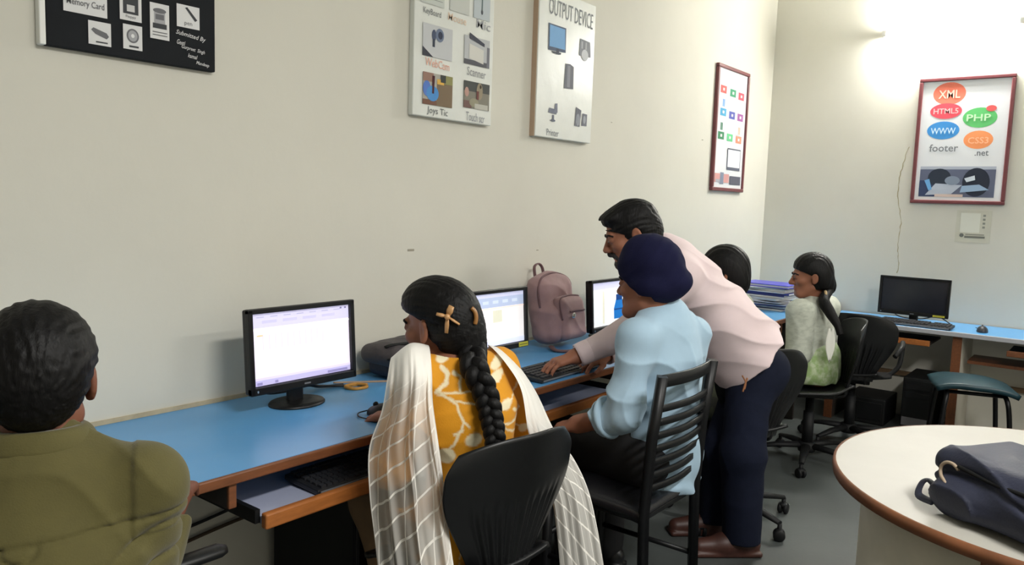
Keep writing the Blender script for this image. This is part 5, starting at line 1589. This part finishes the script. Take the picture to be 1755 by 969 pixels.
def tun_col(V):
    q = np.stack([V[:, 0]*.617-V[:, 1]*.787, V[:, 2]], 1)
    q = q+.003*np.stack([noise(V*60), noise(V*60+7)], 1)
    m = np.zeros(len(V))
    for ln, w in vines: m = np.maximum(m, np.clip((w*.5-polydist(q, ln))/.003+.5, 0, 1))
    for c, r in blobs: m = np.maximum(m, np.clip((r-np.linalg.norm((q-A(c))*A(1, 1.15), axis=1))/.004+.5, 0, 1))
    # the same vine print repeats over sleeves and skirt
    qq = V*A(1, 1, 1)
    f1 = np.abs(np.sin(qq[:, 0]*38+3*noise(qq*9)+qq[:, 1]*21)*np.cos(qq[:, 2]*30+2.5*noise(qq*8+4)))
    far = (V[:, 1] > -.74) | (V[:, 2] < .66)
    m = np.where(far, np.maximum(m, np.clip((.05-np.abs(f1-.5))/.04, 0, 1)*.8), m)
    return YB*(1-m[:, None])+WB*m[:, None]
O_ = A(wo['nb'])
tn = torso(wo, .010, w=.88, hipr=.165, chestr=.152)+arm(wo, 'L', .014, cut=.35, r=(.046, .044, .040))+arm(wo, 'R', .018, cut=.45, r=(.046, .044, .040))
tn += [cap(wo['Lh'], A(wo['Lh'])*.55+A(wo['Lk'])*.45, .098, .088, .05), cap(wo['Rh'], A(wo['Rh'])*.55+A(wo['Rk'])*.45, .098, .088, .05)]
nk0 = O_+A(.0, -.012, -.035)
tn += [cap(nk0, nk0+A(-.02, .03, .14), .056, .080, .012, '-')]
sdf('tunic', tn, .0045, M_tunic, pr, disp=lambda P: fold(P, (.5, .2, 1), 46, .0035, 5, 1.5), color=tun_col)
M_salwar = mat('cloth_tan', (150, 120, 88), rough=.85, vary=.2, vscale=14)
sdf('trousers', legs(wo, .02, r=(.08, .068, .05)), .008, M_salwar, pr, disp=lambda P: fold(P, (1, .3, .4), 50, .006))
shoes(wo, 'shoe', mat('shoe_tan', (120, 84, 60), rough=.5), pr, .008)

# sheer shawl: two hanging halves over the shoulders
def net_material():
    m = bpy.data.materials.new('net_white_sheer'); m.use_nodes = True
    nt = m.node_tree; b = nt.nodes['Principled BSDF']
    b.inputs['Base Color'].default_value = lin((246, 243, 236)); b.inputs['Roughness'].default_value = .75
    b.inputs['Sheen Weight'].default_value = .2
    uv = nt.nodes.new('ShaderNodeUVMap'); sep = nt.nodes.new('ShaderNodeSeparateXYZ'); nt.links.new(uv.outputs[0], sep.inputs[0])
    def math_(op, a, b_=None):
        n = nt.nodes.new('ShaderNodeMath'); n.operation = op
        for i, v in enumerate((a, b_)):
            if v is None: continue
            if isinstance(v, (int, float)): n.inputs[i].default_value = v
            else: nt.links.new(v, n.inputs[i])
        return n.outputs[0]
    nz = nt.nodes.new('ShaderNodeTexNoise'); nz.inputs['Scale'].default_value = 5; nt.links.new(uv.outputs[0], nz.inputs['Vector'])
    wob = math_('MULTIPLY', nz.outputs['Fac'], .5)
    u = math_('ADD', math_('MULTIPLY', sep.outputs[0], 6.0), wob); v = math_('MULTIPLY', sep.outputs[1], 15.0)
    def ln(a, w):
        f = math_('ABSOLUTE', math_('SUBTRACT', math_('FRACT', a), .5))
        return math_('LESS_THAN', f, w)
    l1 = ln(math_('SUBTRACT', v, math_('MULTIPLY', u, .40)), .050)
    l2 = ln(math_('SUBTRACT', u, math_('MULTIPLY', v, .10)), .030)
    lat = math_('MAXIMUM', l1, l2)
    edge = math_('GREATER_THAN', math_('ABSOLUTE', math_('SUBTRACT', sep.outputs[0], .5)), .475)
    lat = math_('MAXIMUM', lat, edge)
    at = nt.nodes.new('ShaderNodeAttribute'); at.attribute_name = 'Dens'
    al = math_('MAXIMUM', at.outputs['Fac'], math_('MULTIPLY', lat, .93))
    nt.links.new(al, b.inputs['Alpha'])
    return m
M_net = net_material()
def shawl(rows, name, fold_amp, nfold, dens):
    K = [spline(r, 10) for r in rows]
    nu = len(K[0]); 
    cols = [spline([k[i] for k in K], 12) for i in range(nu)]
    nv = len(cols[0])
    def fn(u, v):
        fu = u*(nu-1); i = min(int(fu), nu-2); a = fu-i
        fv = v*(nv-1); j = min(int(fv), nv-2); b = fv-j
        p = (A(cols[i][j])*(1-a)+A(cols[i+1][j])*a)*(1-b)+(A(cols[i][j+1])*(1-a)+A(cols[i+1][j+1])*a)*b
        am = fold_amp*ss(.18, .6, v)
        w = math.sin(u*nfold*2*math.pi+1.3*math.sin(v*5))+.5*math.sin(u*nfold*4.7*math.pi+v*7)
        return p+A(-.783, -.613, 0)*am*w + A(.617, -.787, 0)*am*.6*math.cos(u*nfold*2*math.pi+v*3)
    o = MB().grid(fn, 90, 130, uv=True).out(name, M_net, pr, world=True)
    me = o.data
    at = me.attributes.new('Dens', 'FLOAT', 'POINT')
    n1, n2 = 91, 131
    vals = np.zeros(n1*n2, np.float32)
    for i in range(n1):
        for j in range(n2):
            u, v = i/90, j/130
            vals[i*n2+j] = dens(u, v)
    at.data.foreach_set('value', vals)
    return o
def densL(u, v):
    base = .96-.58*ss(.30, .62, v)
    return base+.40*ss(.5, .0, u)*ss(.3, .6, v)*.75
def densR(u, v): return .95-.45*ss(.45, .75, v)
shawl([[(1.6523, -0.6524, 0.9091), (1.6376, -0.6036, 0.8944), (1.5648, -0.6107, 0.8810)], [(1.5759, -0.7343, 1.0048), (1.5335, -0.7119, 1.0104), (1.4737, -0.7057, 0.9814)], [(1.4895, -0.8312, 1.0331), (1.4171, -0.8344, 1.0459), (1.3958, -0.7817, 1.0041)], [(1.4144, -0.9140, 0.9888), (1.3541, -0.9023, 0.9888), (1.3538, -0.8172, 0.9596)],
       [(1.3903, -0.9433, 0.9234), (1.3448, -0.9038, 0.9096), (1.3562, -0.8012, 0.8800)], [(1.3930, -0.9639, 0.8228), (1.3340, -0.9072, 0.8088), (1.3516, -0.7641, 0.7754)], [(1.4029, -0.9778, 0.7186), (1.3332, -0.9256, 0.6943), (1.3378, -0.7820, 0.6627)], [(1.4079, -0.9972, 0.5937), (1.3314, -0.9428, 0.5797), (1.3243, -0.8175, 0.5438)], [(1.4120, -1.0258, 0.4562), (1.3333, -0.9694, 0.4367), (1.3112, -0.8594, 0.3907)]], 'shawl', .008, 3.2, densL)
shawl([[(1.8323, -0.7567, 0.8800), (1.8897, -0.7661, 0.8723), (1.9135, -0.7992, 0.8555)], [(1.7768, -0.7992, 0.9811), (1.8232, -0.8113, 0.9696), (1.8510, -0.8355, 0.9407)], [(1.6981, -0.8637, 1.0177), (1.7392, -0.8781, 1.0010), (1.7884, -0.8814, 0.9673)], [(1.6737, -0.9443, 0.9831), (1.7065, -0.9563, 0.9670), (1.7842, -0.9313, 0.9309)],
       [(1.6804, -0.9970, 0.9156), (1.7185, -0.9989, 0.9028), (1.8035, -0.9658, 0.8718)], [(1.6860, -1.0239, 0.7989), (1.7416, -1.0314, 0.7884), (1.8265, -1.0120, 0.7728)], [(1.7781, -0.9996, 0.6742), (1.8289, -1.0312, 0.6777), (1.8912, -1.0466, 0.6711)], [(1.8096, -1.0224, 0.5848), (1.8464, -1.0684, 0.5901), (1.9010, -1.0891, 0.5907)], [(1.8218, -1.0393, 0.4806), (1.8504, -1.0910, 0.4867), (1.9012, -1.1221, 0.4937)], [(1.8213, -1.0601, 0.3548), (1.8530, -1.1157, 0.3616), (1.8986, -1.1560, 0.3706)]], 'shawl', .003, 2.5, densR)

# ======== girl hidden behind the man
hg = setF(dict(f=(-.25, .97, 0), head=(3.565, -.755, 1.115), nb=(3.56, -.80, .975), chest=(3.56, -.82, .84), pel=(3.50, -.90, .56),
     Ls=(3.42, -.85, .945), Rs=(3.75, -.77, .945), Le=(3.38, -.68, .74), Re=(3.72, -.58, .76), Lw=(3.42, -.50, .795), Rw=(3.58, -.46, .795),
     Lh=(3.41, -.90, .54), Rh=(3.58, -.87, .54), Lk=(3.33, -.47, .52), Rk=(3.52, -.44, .52), La=(3.34, -.50, .10), Ra=(3.52, -.46, .10), Lt=(3.3, -.3, 0), Rt=(3.48, -.26, 0), HR=hframe((-.3, .95, -.2)), hs=.97, fem=True, nw=.85,
     Lhand=((0, 1, -.1), (0, 0, 1), (1, 0, 0), .4), Rhand=((-.3, 1, -.1), (0, 0, 1), (-1, 0, 0), .4)))
pr = person('person', 'person with smooth black hair mostly hidden behind the bending man', (3.52, -.88, 0))
sdf('body', body_prims(hg), .006, M_skin, pr, color=skin_color(hg, SK_M))
C, R = A(hg['head']), hg['HR']
def girl_hair(C, R, s=.97, low=-.11):
    L = lambda x, y, z: C+R@(A(x, y, z)*s)
    def cut(P):
        q = (P-C)@R/s
        z, y = q[:, 2], q[:, 1]
        t = np.clip((z-.0)/.06, 0, 1); t = t*t*(3-2*t)
        c1 = np.where(z > .09, -.05, (y-(.0+.088*t))*.8)
        return np.maximum(c1, low-z)
    return [ell(L(0, -.016, .042), (.086, .110, .098), R), ell(L(0, -.060, -.025), (.084, .066, .095), R, .04), func(cut, 'x', .01)]
sdf('hair', girl_hair(C, R), .0045, M_hair, pr, disp=lambda P: .0014*np.sin(((P-C)@R)[:, 0]*260+5*noise(P*14)))
M_gsuit = mat('cloth_greygreen', (150, 158, 138), rough=.85, vary=.15, vscale=20)
sdf('tunic', torso(hg, .014, w=.88, hipr=.16)+arm(hg, 'L', .014, cut=.9)+arm(hg, 'R', .014, cut=.9)+[cap(A(hg['nb'])-A(0, 0, .05), hg['nb'], .08, .055, .03)]+[cap(hg[a+'h'], hg[a+'k'], .095, .08, .05) for a in 'LR'], .007, M_gsuit, pr, disp=lambda P: fold(P, (.3, .2, 1), 46, .004))
sdf('trousers', legs(hg, .016, r=(.08, .065, .05)), .008, mat('cloth_greypale', (128, 132, 124), rough=.85), pr)
shoes(hg, 'shoe', mat('shoe_black', (26, 26, 28), rough=.4), pr, .009)

# ======== girl with a ponytail by the corner
fg = setF(dict(f=(-.5, .866, 0), head=(4.5509, -0.8548, 1.0547), nb=(4.5927, -0.8853, 0.9005), chest=(4.5793, -0.8937, 0.7507), pel=(4.56, -.93, .545),
     Ls=(4.3945, -0.8670, 0.8627), Rs=(4.7766, -0.8988, 0.8589), Le=(4.3725, -0.8773, 0.6369), Re=(4.8032, -0.8500, 0.5786), Lw=(4.4290, -0.8087, 0.5048), Rw=(4.8195, -0.7404, 0.5784),
     Lh=(4.47, -.93, .53), Rh=(4.60, -.88, .53), Lk=(4.22, -.62, .53), Rk=(4.36, -.55, .53), La=(4.4930, -0.7282, 0.1164), Ra=(4.6690, -0.7250, 0.1134), Lt=(4.3, -.4, 0), Rt=(4.4, -.35, 0), HR=hframe((-.50, .87, -.10)), hs=.97, fem=True, nw=.85, hands=.9,
     Lhand=((-.6, .5, -.3), (0, 0, 1), (.8, .5, 0), .4), Rhand=((-.5, .7, -.1), (0, 0, 1), (-.7, -.5, 0), .4)))
for a in 'LR':
    k_ = A(fg[a+'k']); fg[a+'a'] = k_+A(.03, -.04, -(k_[2]-.16)); fg[a+'t'] = fg[a+'a']+A(-.10, .17, 0)
fg['floor'] = .07
pr = person('person', 'person with a black ponytail and pale grey tunic sitting at the corner desk', (4.45, -.92, 0))
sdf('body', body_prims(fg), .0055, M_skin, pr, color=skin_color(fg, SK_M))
eyes(fg, pr)
C, R = A(fg['head']), fg['HR']
Cf, Rf = C, R
sdf('hair', girl_hair(C, R, low=-.075)+[ell(C+R@A(.0, -.10, -.06), (.045, .04, .05), R, .03), ]+[ell(C+R@A(sg*.086, -.008, -.008), (.018, .021, .030), R, .008, '-') for sg in (-1, 1)], .0045, M_hair, pr, disp=lambda P: .0012*np.sin(((P-Cf)@Rf)[:, 0]*260+5*noise(P*14)))
pt_ = spline([C+R@A(0, -.115, -.07), (4.4791, -0.9622, 0.9377), (4.4537, -1.0055, 0.8763), (4.4320, -1.0531, 0.8164), (4.4299, -1.0761, 0.7617)], 8)
MB().tube(pt_, [.018+.013*math.sin(math.pi*min(1, i/len(pt_)*1.15+.1)) for i in range(len(pt_))], n=14).out('ponytail', M_hair, pr, world=True)
MB().tube([A(pt_[6])+A(.027*math.cos(t), .012*math.cos(t), .027*math.sin(t)) for t in np.linspace(0, 2*math.pi, 17)[:-1]], .008, n=8, closed=True).out('hair_band', mat('band_tan', (176, 150, 110), rough=.7), pr, world=True)
M_kam = mat('cloth_palegrey_print', (196, 200, 188), rough=.85, vary=.55, vscale=26, rgb2=(154, 160, 148), stretch=(1, 1, 2.2))
M_kamg = mat('cloth_green_print', (150, 176, 118), rough=.85, vary=.7, vscale=30, rgb2=(214, 222, 196))
tn = torso(fg, .016, w=.88, hipr=.15)+arm(fg, 'L', .026, cut=.9)+arm(fg, 'R', .02, cut=.9)+[cap(A(fg['nb'])-A(0, 0, .05), fg['nb'], .08, .055, .03), plane(A(fg['pel'])+A(0, 0, .04), (0, 0, -1))]
sdf('tunic', tn, .006, M_kam, pr, disp=lambda P: fold(P, (.3, .2, 1), 48, .004))
sk_ = [flatcap(A(fg['pel'])+A(0, 0, .06), A(fg['pel'])-A(0, 0, .02), .135, .14, fg['F'], .85)]+[]+[cap(fg[a+'h'], fg[a+'k'], .085, .082, .05) for a in 'LR']
sk_.append(plane(A(0, 0, .462), (0, 0, -1)))
sdf('tunic_skirt', sk_, .006, M_kamg, pr, disp=lambda P: fold(P, (1, .3, .3), 70, .005))
sdf('trousers', legs(fg, .012, r=(.07, .06, .045)), .008, mat('cloth_black', (22, 22, 26)), pr)
MB().tube([A(fg['Lw'])*.8+A(fg['Le'])*.2+A(.034*math.cos(t)*.8, .034*math.cos(t)*.6, .034*math.sin(t)) for t in np.linspace(0, 2*math.pi, 17)[:-1]], .007, n=8, closed=True).out('wrist_band', M_blkcloth, pr, world=True)
for a in 'LR':
    an = A(fg[a+'a']); d = nrm((A(fg[a+'t'])-an)*A(1, 1, 0)); fl = A(an[0], an[1], .07)
    MB().box(Vector(fl+d*.06+A(0, 0, -.005)), (.075, .24, .014), Matrix(hframe(d).tolist()), bevel=.006).out('sandal_sole', mat('sandal_pink', (190, 96, 110), rough=.6), pr, world=True)
    MB().tube(spline([fl+d*.09+R_@A(0, 0, 0)+np.cross(d, A(0, 0, 1))*o+A(0, 0, h) for o, h in ((-.045, 0), (-.03, .05), (.0, .066), (.03, .05), (.045, 0))], 4), .008, n=8).out('sandal_strap', mat('sandal_pink', (190, 96, 110)), pr, world=True)
# white scarf end hanging behind her chair
MB().grid(lambda u, v: A((4.3485, -1.0484, 0.7928))*(1-v)+A((4.3323, -1.0563, 0.6242))*v+A(.617, -.787, 0)*(u-.5)*.05*math.sin(math.pi*(v*.8+.15))+A(0, 0, .01*math.sin(u*9)), 12, 14, thick=.004).out('scarf_end', mat('cloth_white', (224, 224, 216), rough=.8), pr, world=True)
